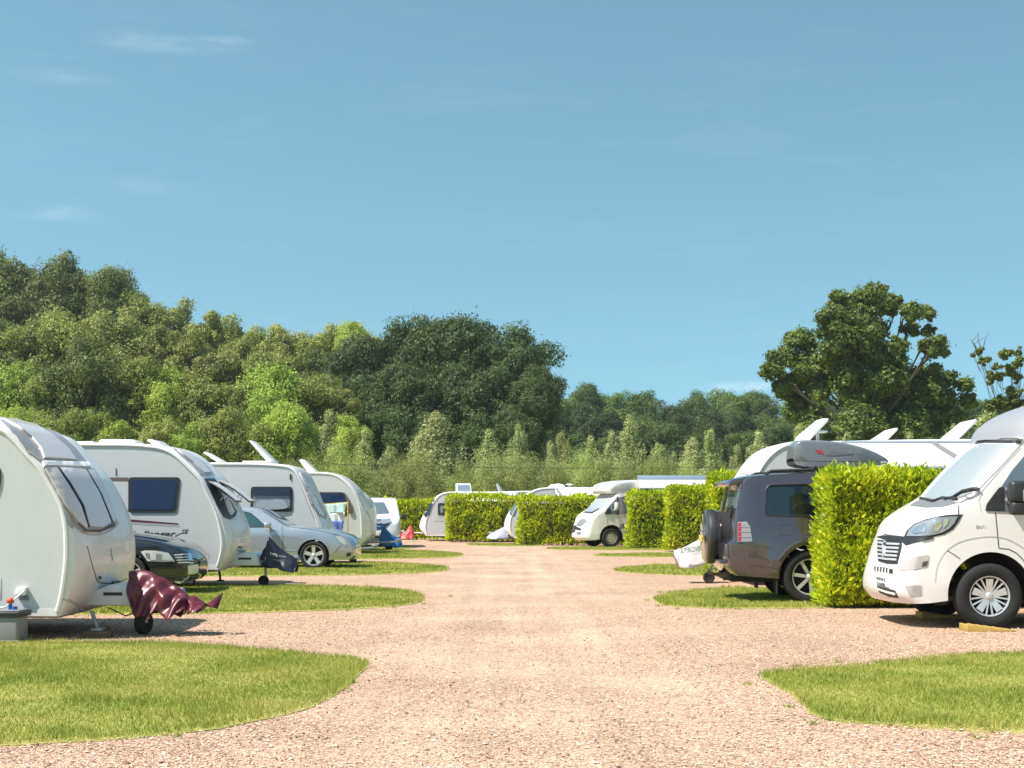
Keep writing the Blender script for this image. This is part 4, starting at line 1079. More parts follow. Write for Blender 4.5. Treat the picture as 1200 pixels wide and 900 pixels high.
# ------------------------------------------------------------------ laurel hedges
def hedge(label, x0, x1, y0, y1, h, dens, leaf, seed, x1far=None):
    r = np.random.default_rng(seed); cx, cy = (x0+x1)/2, (y0+y1)/2; Lx, Ly = x1-x0, y1-y0
    e = thing('laurel_hedge', label, 'hedge', (cx, cy, 0), 'clipped laurel hedges between the pitches')
    areas = [('f', Lx*h), ('b', Lx*h*.35), ('l', Ly*h*1.2), ('r', Ly*h*.6), ('t', Lx*Ly*1.3)]
    P, Nn = [], []
    for k, a in areas:
        n = int(a*dens); u = r.random(n); v = r.random(n)
        if k == 'f': p = np.c_[-Lx/2+u*Lx, np.full(n, -Ly/2), v*h]; nn = (0, -1, .25)
        if k == 'b': p = np.c_[-Lx/2+u*Lx, np.full(n, Ly/2), v*h]; nn = (0, 1, .25)
        if k == 'l': p = np.c_[np.full(n, -Lx/2), -Ly/2+u*Ly, v*h]; nn = (-1, 0, .25)
        if k == 'r': p = np.c_[np.full(n, Lx/2), -Ly/2+u*Ly, v*h]; nn = (1, 0, .25)
        if k == 't': p = np.c_[-Lx/2+u*Lx, -Ly/2+v*Ly, np.full(n, h)]; nn = (0, 0, 1)
        nn = np.array(nn, float); nn /= np.linalg.norm(nn)
        lump = np.array([mnoise.noise(Vector((q[0]*1.3+seed, q[1]*1.3, q[2]*1.3)))*.16+mnoise.noise(Vector((q[0]*5+seed, q[1]*5, q[2]*5)))*.05 for q in p])
        inset = -np.abs(r.normal(0, .07, n))+lump
        if k == 't': inset += np.where(r.random(n) < .12, r.uniform(0, .10, n), 0)
        p = p+nn*inset[:, None]
        # taper: leaning in slightly toward the top, rounded shoulders
        tz = np.clip(p[:, 2]/h, 0, 1); sh = 1-.04*tz-.05*np.clip((tz-.85)/.15, 0, 1)
        p[:, 1] *= sh; p[:, 0] = np.sign(p[:, 0])*(np.abs(p[:, 0])-(1-sh)*.6)
        P.append(p); Nn.append(np.tile(nn, (n, 1)))
    p = np.concatenate(P); nn = np.concatenate(Nn); n = len(p)
    p = p[p[:, 2] > .03]; nn = nn[:len(p)]; n = len(p)
    # shoots: each leaf points outwards and up from its twig
    ax = nn*.5+np.array([0, 0, .75])+rnd_dirs(n, r)*.75; ax /= np.linalg.norm(ax, axis=1)[:, None]
    nr = nn*.7+rnd_dirs(n, r)*.8+np.array([0, 0, .35]); nr = nr-ax*(nr*ax).sum(1)[:, None]; nr /= np.maximum(np.linalg.norm(nr, axis=1), 1e-6)[:, None]
    b = np.cross(nr, ax); s = (leaf*r.uniform(.6, 1.25, n))[:, None]
    V = np.stack([p, p+ax*s*.45+b*s*.20+nr*s*.05, p+ax*s, p+ax*s*.45-b*s*.20+nr*s*.05, p+ax*s*.5-nr*s*.03], 1).reshape(-1, 3)
    i = np.arange(n)*5
    Fq = np.concatenate([np.c_[i, i+1, i+4], np.c_[i+1, i+2, i+4], np.c_[i+2, i+3, i+4], np.c_[i+3, i, i+4]])
    cm = mesh_np(V, Fq, False); link('foliage', cm, e, LM['laurel'])
    core = MB()
    for q in range(int(Lx*7)):
        x = -Lx/2+.08+r.random()*(Lx-.16); y = r.uniform(-.25, .25)*Ly
        core.tube([(x, y, -.02), (x+r.normal(0, .05), y+r.normal(0, .05), h*.4), (x+r.normal(0, .12), y+r.normal(0, .10), h*.88)], [.022, .015, .006], 5)
    core.box((0, 0, h*.48), (Lx-.36, Ly-.36, h*.86), .1)  # solid dark box stands in for the shade inside the hedge
    core.build('stems_and_shade_core', M['bark'], e)
    return e
hedge('nearest laurel hedge beside the grey four-wheel-drive car and the nearest motorhome', 4.33, 8.6, 18.68, 19.5, 1.80, 2300, .10, 1)
hedge('laurel hedge whose tall end shows just left of the grey car\'s raised spoiler', (833-600)*31.2/F, 11, 30.9, 31.8, 2.12, 750, .14, 2)
hedge('taller of the two laurel hedges just right of the far motorhome', (781-600)*47/F, 12, 46.5, 47.5, 2.16, 560, .15, 3)
hedge('laurel hedge end that hides the far motorhome behind its cab door', (736-600)*51/F, 12, 50.6, 51.6, 2.05, 540, .15, 4)
hedge('long clipped laurel hedge behind the far motorhome\'s bonnet at the middle of the photo', (608-600)*56/F, 10, 55.8, 56.8, 1.9, 500, .16, 5)
hedge('clipped laurel hedge between the two farthest caravans', (524-600)*62.5/F, 6, 62.0, 63.0, 2.05, 440, .17, 6)
hedge('farthest laurel hedge behind the red hitch cover', (447-600)*67/F, -3.4, 67.6, 68.6, 1.9, 420, .17, 7)
# ================================================================== VEHICLES
G_CV = 'touring caravans parked on the pitches'; G_HC = 'hitch covers over caravan drawbars'
def arch(cx, cz, r, fl, k=12):
    a0 = math.asin(max(min((fl-cz)/r, .99), -.99))
    return [(cx+r*math.cos(a0+(math.pi-2*a0)*i/k), cz+r*math.sin(a0+(math.pi-2*a0)*i/k), 0, 0, 'cd' if i == 0 else 'c' if i == k else 'd') for i in range(k+1)]
def flip(c): return [(-a, b, -d, e, *f) for a, b, d, e, *f in c]

# ------------------------------------------------------------------ nearest caravan (left)
c1 = caravan('nearest caravan at the left edge, curved white nose with three-pane window and closed skylight', 14.0,
  [(-95,478,0,.04),(-45,486.5,.0,.035),(0,499.5,.01,.02),(17,512,.02,.01),(33,530,.03,.02),(47,545,.03,.02),(57,560,.05,.03),(67,577,.05,.02),(75,593,.06,.02),(79.5,612,.10,.01),(81,632,.15,0),(81,655,.17,0),(79,675,.17,0),(76,695,.12,0),(72,712,.06,0),(69,722.5,0,0)],
  0, -10.2, width=2.2, floor=.245, group=G_CV, wheelx=-7.3)
r = c1.root
patch(c1, 'skylight_surround', [(1,494),(17,509.5),(33,530.5),(45,540),(52,541),(92,542.5),(101,542.5),(88,526),(68,508),(45,494.5),(25,491.5)], M['trimgrey'], .014, gridpx=3)
patch(c1, 'front_skylight', [(4,493),(20,501.7),(35,513),(46,526),(50,538),(87,540),(79,528),(62,513),(41.7,500),(22,493)], M['blind'], .034, gridpx=3)
patch(c1, 'cross_moulding', [(48,541.7),(102,543),(105,548.3),(51,547)], M['trim'], .030)
patch(c1, 'window_surround', [(50.5,548.6),(110,550),(123,573),(136.5,609),(134,617),(118,624),(98,624),(88,616),(77,597),(64,574)], M['trimgrey'], .012)
fw = [[(52,549.5),(64.5,549.5),(77,568),(92,593),(100,617),(99,620.5),(90,612),(78,595),(65,573)],
      [(67,549.5),(98,551.5),(114,578),(128,613),(117,619),(102.5,617),(96,593),(81,568)],
      [(100.5,552),(108.5,552),(121,573),(134.5,609),(130,612.5),(117,580)]]
for q in fw: patch(c1, 'front_window', q, M['blind'], .030, rnd=1.5)
patch(c1, 'window_sill', [(90,613.5),(100,621.5),(117,621),(133,613),(132,618),(117,623.5),(99,623)], M['wood'], .022)
for L_ in ([(66,549),(80,568),(94.5,593),(101.5,618.5)], [(99.5,551.5),(115.5,579),(129.5,613)]): line(c1, 'window_divider', L_, .022, M['ink'], .034)
line(c1, 'gas_locker_lid', [(102,640),(108,662),(113.5,680),(118,683),(135,684),(149,678)], .010, M['seam'], .004)
patch(c1, 'locker_catch', [(131,681),(139,680),(139,684),(132,685)], M['greypl'], .02)
patch(c1, 'lock', [(115.5,675),(118,675),(118,678.5),(115.5,678.5)], M['blackpl'], .01)
line(c1, 'maker_emblem', [(129,644),(131.5,646),(129.5,650),(132,653),(131,657)], .022, M['greyink'], .005, smooth=True)
line(c1, 'nose_crease', [(79,593),(84,612),(91,621),(99,626),(118,627),(133,620),(139,612)], .02, M['softseam'], .004, smooth=True)
patch(c1, 'grab_handle_recess', [(70,591),(73.5,592),(83,607),(86,619),(84,620),(78,612)], M['trimgrey'], .008, rnd=2)
line(c1, 'skirt_line', [(74,702),(84,706),(92,711),(95,719)], .014, M['softseam'], .004, smooth=True)
line(c1, 'bumper_crease', [(80,702),(110,718)], .012, M['softseam'], .004)
pane(c1, 'side_window', roundpoly([onside(c1, *p) for p in [(-70,546),(1.5,546),(1.5,566),(-3,581),(-70,581)]], .06), M['blackpl'], .02, rim=0)
pane(c1, 'lower_rail', [onside(c1, *p) for p in [(-200,713.5),(68,713.5),(67,722),(-200,722)]], M['trim'], .012, rim=0)
# wall fittings
y0 = -c1.hw-.03
def wallbox(bd, name, poly, d, mat, tilt=True):
    P = [onside(bd, *p) for p in poly]; return MB().prism(P, -bd.hw-d, -bd.hw+.0, .006).build(name, mat, bd.root)
wallbox(c1, 'water_inlet_flap', [(19,697),(22.5,688),(33,688),(31.5,697.5)], .07, M['gel'])
wallbox(c1, 'locker_door', [(-45,640),(2,678),(2,702),(-45,702)], .012, M['trim'])
wallbox(c1, 'inlet_socket', [(24,697),(33,698),(34,703),(23,703)], .03, M['greypl'])
hitch(c1, .0, .88, .62, .13, True, .40, jy=-.42, top=.02, turn=R(72), fx=1.10)
steady(r, .12, -.75, .28, 'steel', True, .07); 
MB().tube([(.15, -.25, .28), (.35, -.28, .19), (.55, -.26, .27)], .008, 6).tube([(.8, -.2, .3), (.95, -.24, .2), (1.1, -.2, .3)], .008, 6).build('trailing_cable', M['rubber'], r)
cover('hitch_cover', 'crumpled maroon vinyl cover over the drawbar of the nearest caravan', 'hitch cover', 14.75,
  [(152,669.6),(158,668),(166.7,667.4),(172,669.3),(181.3,672),(193.6,678.7),(205.8,686),(218,694),(222,697.5),(229,699),(236.4,703.8),(240.6,708)],
  [(152,690),(155.7,700),(158.7,709),(161.8,718.5),(176.5,722),(189,713),(195,721),(203.4,723.3),(215.6,716),(220.5,711),(225.4,721),(235,713.6),(240.6,708.5)], .27, M['maroon'], G_HC, folds=10, amp=.05, seed=4, n=90, m=34, cinch=.79)
# grey waste water container with hose caps
X0, _ = px(-12, 0, 13.85); X1, _ = px(30, 0, 13.85)
t = thing('waste_container', 'grey square waste water container beside the nearest caravan', 'water container', ((X0+X1)/2, 13.78, 0))
wd = X1-X0
m = MB().box((0, 0, .145), (wd, .30, .27), .025, seg=3); m.box((0, 0, .02), (wd+.02, .32, .03), .01); m.build('tank', M['wastegrey'], t)
MB().box((0, 0, .30), (wd+.06, .34, .045), .015, seg=3).box((0, 0, .275), (wd+.05, .335, .02), .005).build('lid', M['blackpl'], t)
MB().box((0, 0, .328), (wd+.02, .3, .012), .004).build('lid_top', M['wastegrey'], t)
MB().lathe([(0, 0), (.035, 0), (.042, .03), (.03, .05), (0, .05)], (.06, -.02, .40), n=16).build('orange_cap', M['orange'], t)
MB().lathe([(0, 0), (.03, 0), (.03, .03), (0, .03)], (.10, -.02, .335), n=16).tube([(.06, -.02, .33), (.06, -.02, .41)], .02, 8).build('blue_connector', M['bluepl'], t)
MB().tube([(.18, .05, .52), (.12, -.02, .45), (.02, -.04, .36), (-.2, -.05, .33), (-.35, -.05, .30)], .010, 8).build('hose', M['whcloth'], t)

# ------------------------------------------------------------------ cars
def car(name, label, loc, paintm, zoff=0, glass='seeglass', wr=.325, rr=.235, hw=.89, wstyle='five', rz=0, suv=False, group=None):
    root = thing(name, label, 'car', loc, group, rz)
    ctrl = [(.78,.21,.10,0,'c'),(.85,.30,.12,0),(.88,.45,.12,0),(.86,.57,.12,.02),(.74,.72,.13,.04),(.55,.79,.10,.06),(.3,.86,.04,.065),(-.3,.94,.02,.065),(-.66,.985,.06,.055,'w'),(-.95,1.16,.05,.05,'w'),(-1.25,1.335,.04,.05),(-1.5,1.41,.02,.05),(-2.2,1.435,0,.05),(-3.2,1.38,0,.05),(-3.7,1.28,-.03,.05,'r'),(-3.95,1.0,-.08,.02),(-4.0,.75,-.12,0),(-4.02,.45,-.12,0),(-3.92,.25,-.08,0,'c')]
    a = arch(-2.72, wr, wr+.045, .22); b = arch(0, wr, wr+.045, .21)
    ctrl += a[::-1] if False else []
    # floor runs rear to front: arch points must go from the rear side to the front side
    def ar(cx): q = arch(cx, wr, wr+.045, .215); q = q[::-1]; return [(p[0], p[1], 0, 0, 'cd' if i == 0 else 'c' if i == len(q)-1 else 'd') for i, p in enumerate(q)]
    ctrl += ar(-2.72)+ar(0)
    def W(x, z):
        w = np.interp(z, [.2, .35, .6, .85, .95, 1.35, 1.5], [hw-.04, hw-.005, hw, hw-.02, hw-.06, hw-.235, hw-.29])
        return float(w*np.interp(x, [-4.05, -3.4, -.2, .45, .9], [.90, .985, 1, .975, .86]))
    holes = [[(-1.12,.985),(-1.36,1.20),(-1.52,1.315),(-1.75,1.365),(-1.98,1.375),(-1.98,.975)], [(-2.08,.975),(-2.08,1.375),(-2.6,1.345),(-2.88,1.29),(-2.95,.99)], [(-3.03,1.0),(-2.97,1.28),(-3.4,1.22),(-3.55,1.03)]]
    bd = Body('body', ctrl, W, [paintm, M['dark']], root, root.location, n=2.5, holes=holes, step=.05, grid=.10, rz=rz)
    for h in holes: pane(bd, 'side_window', h, M[glass], off=-.012, rim=.02, grid=.2)
    fr = MB()
    for h in holes[:2]:
        for sg in (-1, 1):
            P = [(x, sg*(W(x, z)+.002), z) for x, z in densify(h, .1)]; fr.tube(P+[P[0]], .009, 5)
    fr.build('window_trim', M['blackpl'], root)
    for x in (0, -2.72):
        for sg in (-1, 1): wheel(root, x, sg*(hw-.115), wr, rr, .21, wstyle, sg)
    st = MB()
    for x in (-1.75, -2.6):
        for sy in (-.36, .36):
            st.box((x, sy, .62), (.5, .5, .16), .05).box((x-.28, sy, .9), (.14, .5, .62), .05, rot=(0, -.2, 0)).box((x-.35, sy, 1.22), (.09, .26, .16), .03)
    st.build('seats', M['seat'], root)
    bd.root = root; bd.hw = hw
    return bd
sv = car('silver_estate_car', 'silver blue car with five-spoke wheels between the second and third caravans', (-4.66, 32.9, 0), M['silver'])
r = sv.root
patch(sv, 'headlight', [(392.5,628.5),(398,628),(404,632),(406,637),(404.5,639),(398,635)], M['lampclear'], .014)
line(sv, 'door_seam', [(331,616),(331.5,630),(331,640),(333,652)], .012, M['seam'], .003)
line(sv, 'bonnet_seam', [(337,617),(352,619),(378,622.5),(398,627.5)], .012, M['seam'], .003, smooth=True)
line(sv, 'side_moulding', [(332,644),(348,645.5)], .03, M['rail'], .008)
line(sv, 'swage_line', [(283,624),(310,626),(340,628.5),(356,631)], .012, M['rail'], .003)
line(sv, 'bumper_seam', [(400,638.5),(394,645),(393,648)], .012, M['seam'], .003)
patch(sv, 'fog_grille', [(406,648),(411,647),(411,651),(406,652.5)], M['blackpl'], .008)
for sg in (-1, 1):
    MB().box((-1.05, sg*.98, 1.03), (.16, .2, .13), .045, seg=3).build('door_mirror', M['silver'], r)
    MB().tube([(-1.02, sg*.84, .97), (-1.02, sg*.95, 1.0)], .025, 6).build('mirror_arm', M['blackpl'], r)

bk = car('black_car', 'black car with chrome grille bars parked nose out behind the maroon hitch cover', (-6.10, 22.5, 0), M['black'], glass='suvglass', hw=.91)
r = bk.root
patch(bk, 'headlight', [(165,646.5),(170,645),(184,645.5),(197.5,648),(205,658),(190,658.5),(173,657.5)], M['lampclear'], .012)
patch(bk, 'reflector', [(170,648),(175,648),(176,654.5),(172,654)], M['lampbr'], .018)
patch(bk, 'reflector', [(183,649),(189,649.5),(188,655),(183,655)], M['lampbr'], .018)
patch(bk, 'reflector', [(176,656),(203,656.8),(203,657.8),(177,657)], M['lampbr'], .018)
patch(bk, 'grille', [(202,648.5),(214,648),(223,648.5),(227,655),(228,659.5),(208,660.5)], M['blackpl'], .010)
for y in (650.3, 653.3, 656.3, 659.2): line(bk, 'grille_bar', [(204+(y-650)*.5,y),(218,y-.2),(226,y+.6)], .020, M['bright'], .020)
patch(bk, 'badge', chaikin([(218,648),(223,648.5),(224,657),(219.5,657.5)], 2), M['chrome'], .024)
patch(bk, 'number_plate', [(219.5,663),(231,661),(231.5,670.5),(220,672.5)], M['plate'], .02)
patch(bk, 'lower_grille', [(184,675),(205,676),(222,675),(231.5,672),(231,681),(214,684),(196,683)], M['blackpl'], .008)
line(bk, 'bumper_blade', [(205,686),(216,685),(226,683),(232,680)], .035, M['bright'], .02)
for y in (676.5, 679.5): line(bk, 'lower_slat', [(213,y),(231,y-2)], .008, M['greypl'], .018)
line(bk, 'bonnet_seam', [(152,635),(175,636.5),(195,641),(203,647)], .012, M['seam'], .003, smooth=True)

# ------------------------------------------------------------------ second caravan
c2 = caravan('second caravan on the left, lettered Challenger SE, with navy side window and open front windows', 23.7,
  [(90,519.5,0,.03),(150,520,0,.03),(176,522,.01,.03),(190,524.5,.02,.04),(205.5,532,.03,.04),(223,548,.04,.03),(237,563,.04,.02),(245.5,580,.05,.02),(254.5,600,.08,0),(260,620,.13,0),(262,638,.15,0),(260,653,.12,0),(255.5,668,.02,0)],
  0, -10.6, floor=.322, group=G_CV, wheelx=-7.75)
r = c2.root
sidewin(c2, [(150.7,559.3),(211.7,559.3),(207,600.7),(150.7,600.7)], 'blackpl', 'glassnavy', .07, .05)
sidewin(c2, [(96,559.3),(120,559.3),(120,600.7),(96,600.7)], 'blackpl', 'glassnavy', .07, .05)
def decal(bd, name, poly, mat, off=.007): return pane(bd, name, [onside(bd, *p) for p in poly], mat, off, sides=(-1,), rim=0, grid=1)
decal(c2, 'brown_band', [(100,559.5),(150.5,559.5),(150.5,564),(100,564)], M['brownband'])
decal(c2, 'brown_band', [(100,597),(152,597),(153,600),(100,600)], M['brownband'])
decal(c2, 'maroon_band', [(100,606),(146,608),(208,613.2),(210.5,615),(146,611.2),(100,609.2)], M['maroonband'])
decal(c2, 'grey_band', [(100,610),(146,612),(209,615.6),(212,617.6),(146,614),(100,612)], M['greyink'])
def sidetext(bd, s, x0, x1, ybase, h, mat, shear=0.0, Z=None):
    a = onside(bd, x0, ybase); b = onside(bd, x1, ybase); sc = bd.Zn/F
    return lettering('lettering', s, M[mat], bd.root, (a[0], -bd.hw-.008, a[1]), (1, 0, 0), (0, 0, 1), b[0]-a[0], h*sc, shear)
sidetext(c2, 'Challenger', 146, 206, 630, 8.0, 'ink', .35)
sidetext(c2, 'SE', 212.5, 221, 625, 4.6, 'ink', .35)
decal(c2, 'underline', [(205,628),(212,624.6),(220,624.2),(212,625.6),(206,629)], M['ink'])
line(c2, 'small_roundel', [(239,650),(243,648),(246,651),(244,655),(240,655),(239,652)], .012, M['greyink'], .007)
patch(c2, 'skylight_surround', [(202,526),(222,531),(238.5,542),(250,554.5),(245,557.5),(234,556),(221,541)], M['trimgrey'], .012)
patch(c2, 'front_skylight', [(207,527.5),(222,532),(236,542.5),(246,554),(238,554.5),(224,541)], M['blind'], .03)
patch(c2, 'opening_dark_patch', [(239,561),(251,561),(268,585),(277.5,600),(275,606),(269,609),(262,606),(254,592),(246,575)], M['ink'], .012)  # black patch stands in for the unlit interior, shell is not cut
patch(c2, 'curtain', [(258,577),(266,583),(274.5,600),(270,604.5),(266,598)], M['whcloth'], .02, rnd=1)
for (yy, dx) in ((-.62, 0), (.30, .06)):
    m = MB(); P = []
    xa = px(243, 0, 24.3)[0]-c2.xf-.06+dx; za = px(0, 560.5, 24.3)[1]
    for i in range(6):
        t_ = i/5; P.append((xa+.64*t_, za-.40*t_-.05*math.sin(t_*3.14)*-1))
    poly = P+[(a, b-.03) for a, b in P[::-1]]
    o = m.prism(poly, yy-.27, yy+.27, .008).build('open_front_window', M['ink'], r)
    MB().prism([(a, b+.012) for a, b in P]+[(a, b) for a, b in P[::-1]], yy-.24, yy+.24, 0).build('pane', M['blind'], o)
    MB().tube([(xa+.45, yy-.2, za-.28), (xa+.27, yy-.2, za-.52)], .008, 5).tube([(xa+.45, yy+.2, za-.28), (xa+.27, yy+.2, za-.52)], .008, 5).build('stay', M['steel'], r)
line(c2, 'locker_lid', [(277,644),(282,646.5),(288,645)], .016, M['seam'], .004, smooth=True)
patch(c2, 'grab_handle', [(279,640),(283,640),(283,643),(279.5,643)], M['greypl'], .02)
line(c2, 'nose_crease', [(257,592),(264,605),(270,610),(277,608)], .015, M['softseam'], .004, smooth=True)
roofhatch(c2, [(121,521),(122,517),(125,515.8),(160,516),(164,518),(164,521)], 24.6, 'roof_vent', w=.6)
roofhatch(c2, [(192,527),(178,517.5),(180,515.8),(186,516.5),(200,526)], 24.6, 'roof_window', w=.7)
roofhatch(c2, [(92,521),(93,518),(112,517.5),(113,521)], 24.8, 'aerial_base', w=.4)
wallbox(c2, 'side_marker', [(135.5,548),(136.3,548),(136.3,557),(135.5,557)], .02, M['greypl'])
decal(c2, 'lower_rail', [(90,662),(255,662),(256,667.5),(90,667.5)], M['trim'], .012)
hitch(c2, -.03, 1.10, .57, .095, True, .46, jy=-.2)
steady(r, -.55, -.8, .34, 'rust', False, -.04); steady(r, -.5, .8, .34, 'rust', False, .04)
cover('hitch_cover', 'black vinyl hitch cover with small white lettering on the second caravan', 'hitch cover', 24.75,
  [(305.3,653),(308,645),(312,640),(314,630.5),(315.5,628.3),(320,632.7),(328,642),(337.3,648),(344,652),(347,655),(349,658.7)],
  [(305.5,655),(308,662),(312.7,664),(322,665),(328,665.3),(334.7,668),(340,670.3),(346,670.7),(349,664)], .26, M['navycl'], G_HC, folds=5, amp=.03, seed=9)
o = bpy.data.objects['hitch_cover.001'] if 'hitch_cover.001' in bpy.data.objects else None
def covertext(o, s, x0, y0, x1, h, mat, slope=0, bold=0.0):
    Z = o.location.y
    zz = Z-.34
    a = px(x0, y0, zz); b = px(x1, y0+slope, zz)
    lettering('lettering', s, M[mat], o, (a[0]-o.location.x, -.34, a[1]), (b[0]-a[0], 0, b[1]-a[1]), (0, -.0, 1), math.hypot(b[0]-a[0], b[1]-a[1]), h*zz/F, bold=bold)

# ------------------------------------------------------------------ third and fourth caravans
c3 = caravan('third caravan on the left behind the silver car, with a tall open roof hatch', 34.7,
  [(243,542.5,0,.03),(300,543,0,.03),(332,545.2,.01,.03),(342.7,549,.03,.03),(350,557.5,.05,.02),(358,574,.06,.01),(364,589,.07,0),(371,606,.10,0),(376,620,.12,0),(378,635,.12,0),(376,650,.08,0),(373,660,0,0)],
  0, -11.9, floor=.33, group=G_CV, wheelx=-8.6)
sidewin(c3, [(294.2,570.3),(343,570.3),(343,599.8),(293.5,599.0)], 'blackpl', 'blindgrey', .08, .07)
for k in range(4):
    decal(c3, 'blind_slat', [(297,573.2+k*2.1),(340.5,573.2+k*2.1),(340.5,574.3+k*2.1),(297,574.3+k*2.1)], M['glassnavy'], .058)
patch(c3, 'curtain', chaikin([(299,597),(300,590),(307,586),(316,587.5),(326,584),(336,588),(339,597)], 2), M['curtaingrey'], .066)
patch(c3, 'window_surround', [(353.5,571),(360,569.5),(371,583),(382.5,604),(381,609),(373,604),(363,589)], M['trimgrey'], .012)
patch(c3, 'front_window', [(357,573),(360.5,572),(370,584),(380,603.5),(378.5,605.5),(372.5,601),(364.5,588)], M['blind'], .03, rnd=1)
patch(c3, 'front_skylight', [(350.5,554),(356,555),(362.5,566),(357,567.5)], M['blind'], .02)
line(c3, 'edge_line', [(344,551),(352,566),(360,587),(368,607)], .03, M['trimgrey'], .012)
roofhatch(c3, [(295,517.5),(297.5,517),(323.5,541),(323,544),(317,543)], 35.6, 'roof_window', w=.8)
MB().tube([(px(308, 541, 35.6)[0]-c3.xf, -.3, 2.62), (px(309, 530, 35.6)[0]-c3.xf, -.3, 2.85)], .012, 5).tube([(px(315, 541, 35.6)[0]-c3.xf, -.3, 2.62), (px(309, 530, 35.6)[0]-c3.xf, -.3, 2.85)], .012, 5).build('hatch_stay', M['steel'], c3.root)
roofhatch(c3, [(241.5,531),(244,530.3),(263,541),(262,543),(258,542.5)], 35.8, 'roof_window', w=.7)
roofhatch(c3, [(286,543),(287,540.5),(320,540.5),(321,543)], 35.4, 'roof_vent', w=.6)
wallbox(c3, 'side_marker', [(339.6,555.5),(341.4,555.5),(341.4,562),(339.6,562)], .03, M['blackpl'])
hitch(c3, 0, 1.25, .72, .095, True, .42, jy=-.3)

c4 = caravan('fourth caravan on the left with towels hanging below its side window', 43.5,
  [(359,553.5,0,.03),(378,553.8,0,.03),(392,556,.02,.03),(403,562.5,.05,.02),(413,573,.08,.02),(419.5,585,.10,.01),(423.5,600,.16,0),(424.8,620,.2,0),(424.3,632,.15,0),(421.5,640,.02,0)],
  0, -10.2, floor=.29, group=G_CV, wheelx=-7.4)
sidewin(c4, [(368,576.8),(403,576.8),(408,589),(408,604),(368,604)], 'blackpl', 'glassnavy', .08, .06)
MB().prism([onside(c4, *p) for p in [(403.5,577),(406,579.5),(410,586.5),(413.8,598.5),(412.7,602.5),(409,601.5),(407.5,590)]], -c4.hw-.07, -c4.hw-.03, .01).build('window_trim', M['brownband'], c4.root)
roofhatch(c4, [(352.5,540),(356,538.3),(371.5,552),(371,555),(363,554.5)], 44.5, 'roof_window', w=.8)
line(c4, 'nose_line', [(424,597),(430,600),(433.5,606)], .05, M['softseam'], .01)
patch(c4, 'front_window', [(416,577),(421,580),(427,592),(425,594),(421,587)], M['blind'], .02)
hitch(c4, 0, 1.1, None, .1, False, .40)
# airer with towels in front of the fourth caravan
ZA = 43.5-.35; XA, _ = px(390, 0, ZA)
def zp(x, y, Z=ZA): a = px(x, y, Z); return (a[0]-XA, 0, a[1])
t = thing('clothes_airer', 'thin rotary clothes line stand holding towels beside the fourth caravan', 'clothes airer', (XA, ZA, 0))
m = MB().tube([zp(376, 591), zp(408, 588.5)], .010, 6).tube([zp(380, 602), zp(407, 599.5)], .010, 6)
m.tube([zp(407.5, 588.5), (zp(408, 640)[0], 0, 0)], .016, 8).tube([zp(376, 591), (zp(375, 640)[0], 0, 0)], .012, 8); m.build('frame', M['yplate'], t)
def cloth(label, poly, mat, dy):
    P = [px(*p, ZA+dy) for p in poly]; c = np.mean(P, 0)
    loop = densify([(a-c[0], b-c[1]) for a, b in P], .06); V, Fc, _ = cdt(loop, (), .05)
    vs = [(x, .018*math.sin(x*19+z*3)+.012*math.sin(x*41), z) for x, z in V]
    me = mesh_from(vs, Fc, True); bm = bmesh.new(); bm.from_mesh(me); bmesh.ops.recalc_face_normals(bm, faces=bm.faces); bmesh.ops.solidify(bm, geom=bm.faces[:], thickness=.008); bm.to_mesh(me); bm.free(); me.shade_smooth()
    o = link('towel', me, None, mat); o.location = (c[0], ZA+dy, c[1]); tagp(o, label, 'towel', 'laundry hanging by the fourth caravan')
cloth('pale green towel on the airer by the fourth caravan', [(377,591.6),(407,589),(404,600.5),(383,602.6)], M['teal'], -.03)
cloth('white cloth hanging under the pale green towel', [(381,602.6),(404.5,600.2),(403,613),(387,612)], M['whcloth'], -.06)
cloth('blue cloth hanging lowest on the airer', [(386,610.5),(403,611),(401,623),(391.5,622)], M['blcloth'], -.10)
cover('hitch_cover', 'small maroon hitch cover in front of the fourth caravan\'s nose', 'hitch cover', 44.4, [(415,639),(418,634.5),(423,636),(427,640),(430,642)], [(415,642),(419,643.5),(425,644),(430,643)], .2, M['maroon'], G_HC, folds=4, amp=.03, seed=12, n=30, m=16)
t = thing('bicycle_rack', 'thin metal bicycle rack standing against the fourth caravan\'s hitch', 'rack', (px(413, 0, 44.1)[0], 44.1, 0))
def q3(x, y, dy=0): a = px(x, y, 44.1); return (a[0]-t.location.x, dy, a[1])
MB().tube([q3(406, 643), q3(412, 632), q3(418, 628)], .014, 6).tube([q3(409, 621), q3(409.5, 627), q3(412, 634), q3(417, 645)], .014, 6).tube([q3(405, 629), q3(411, 636), q3(414, 645, .3)], .012, 6).build('tubes', M['greypl'], t)
MB().tube([q3(417, 634), q3(420, 633), q3(423, 637), q3(422, 642)], .016, 6).build('red_tube', M['redcl'], t)

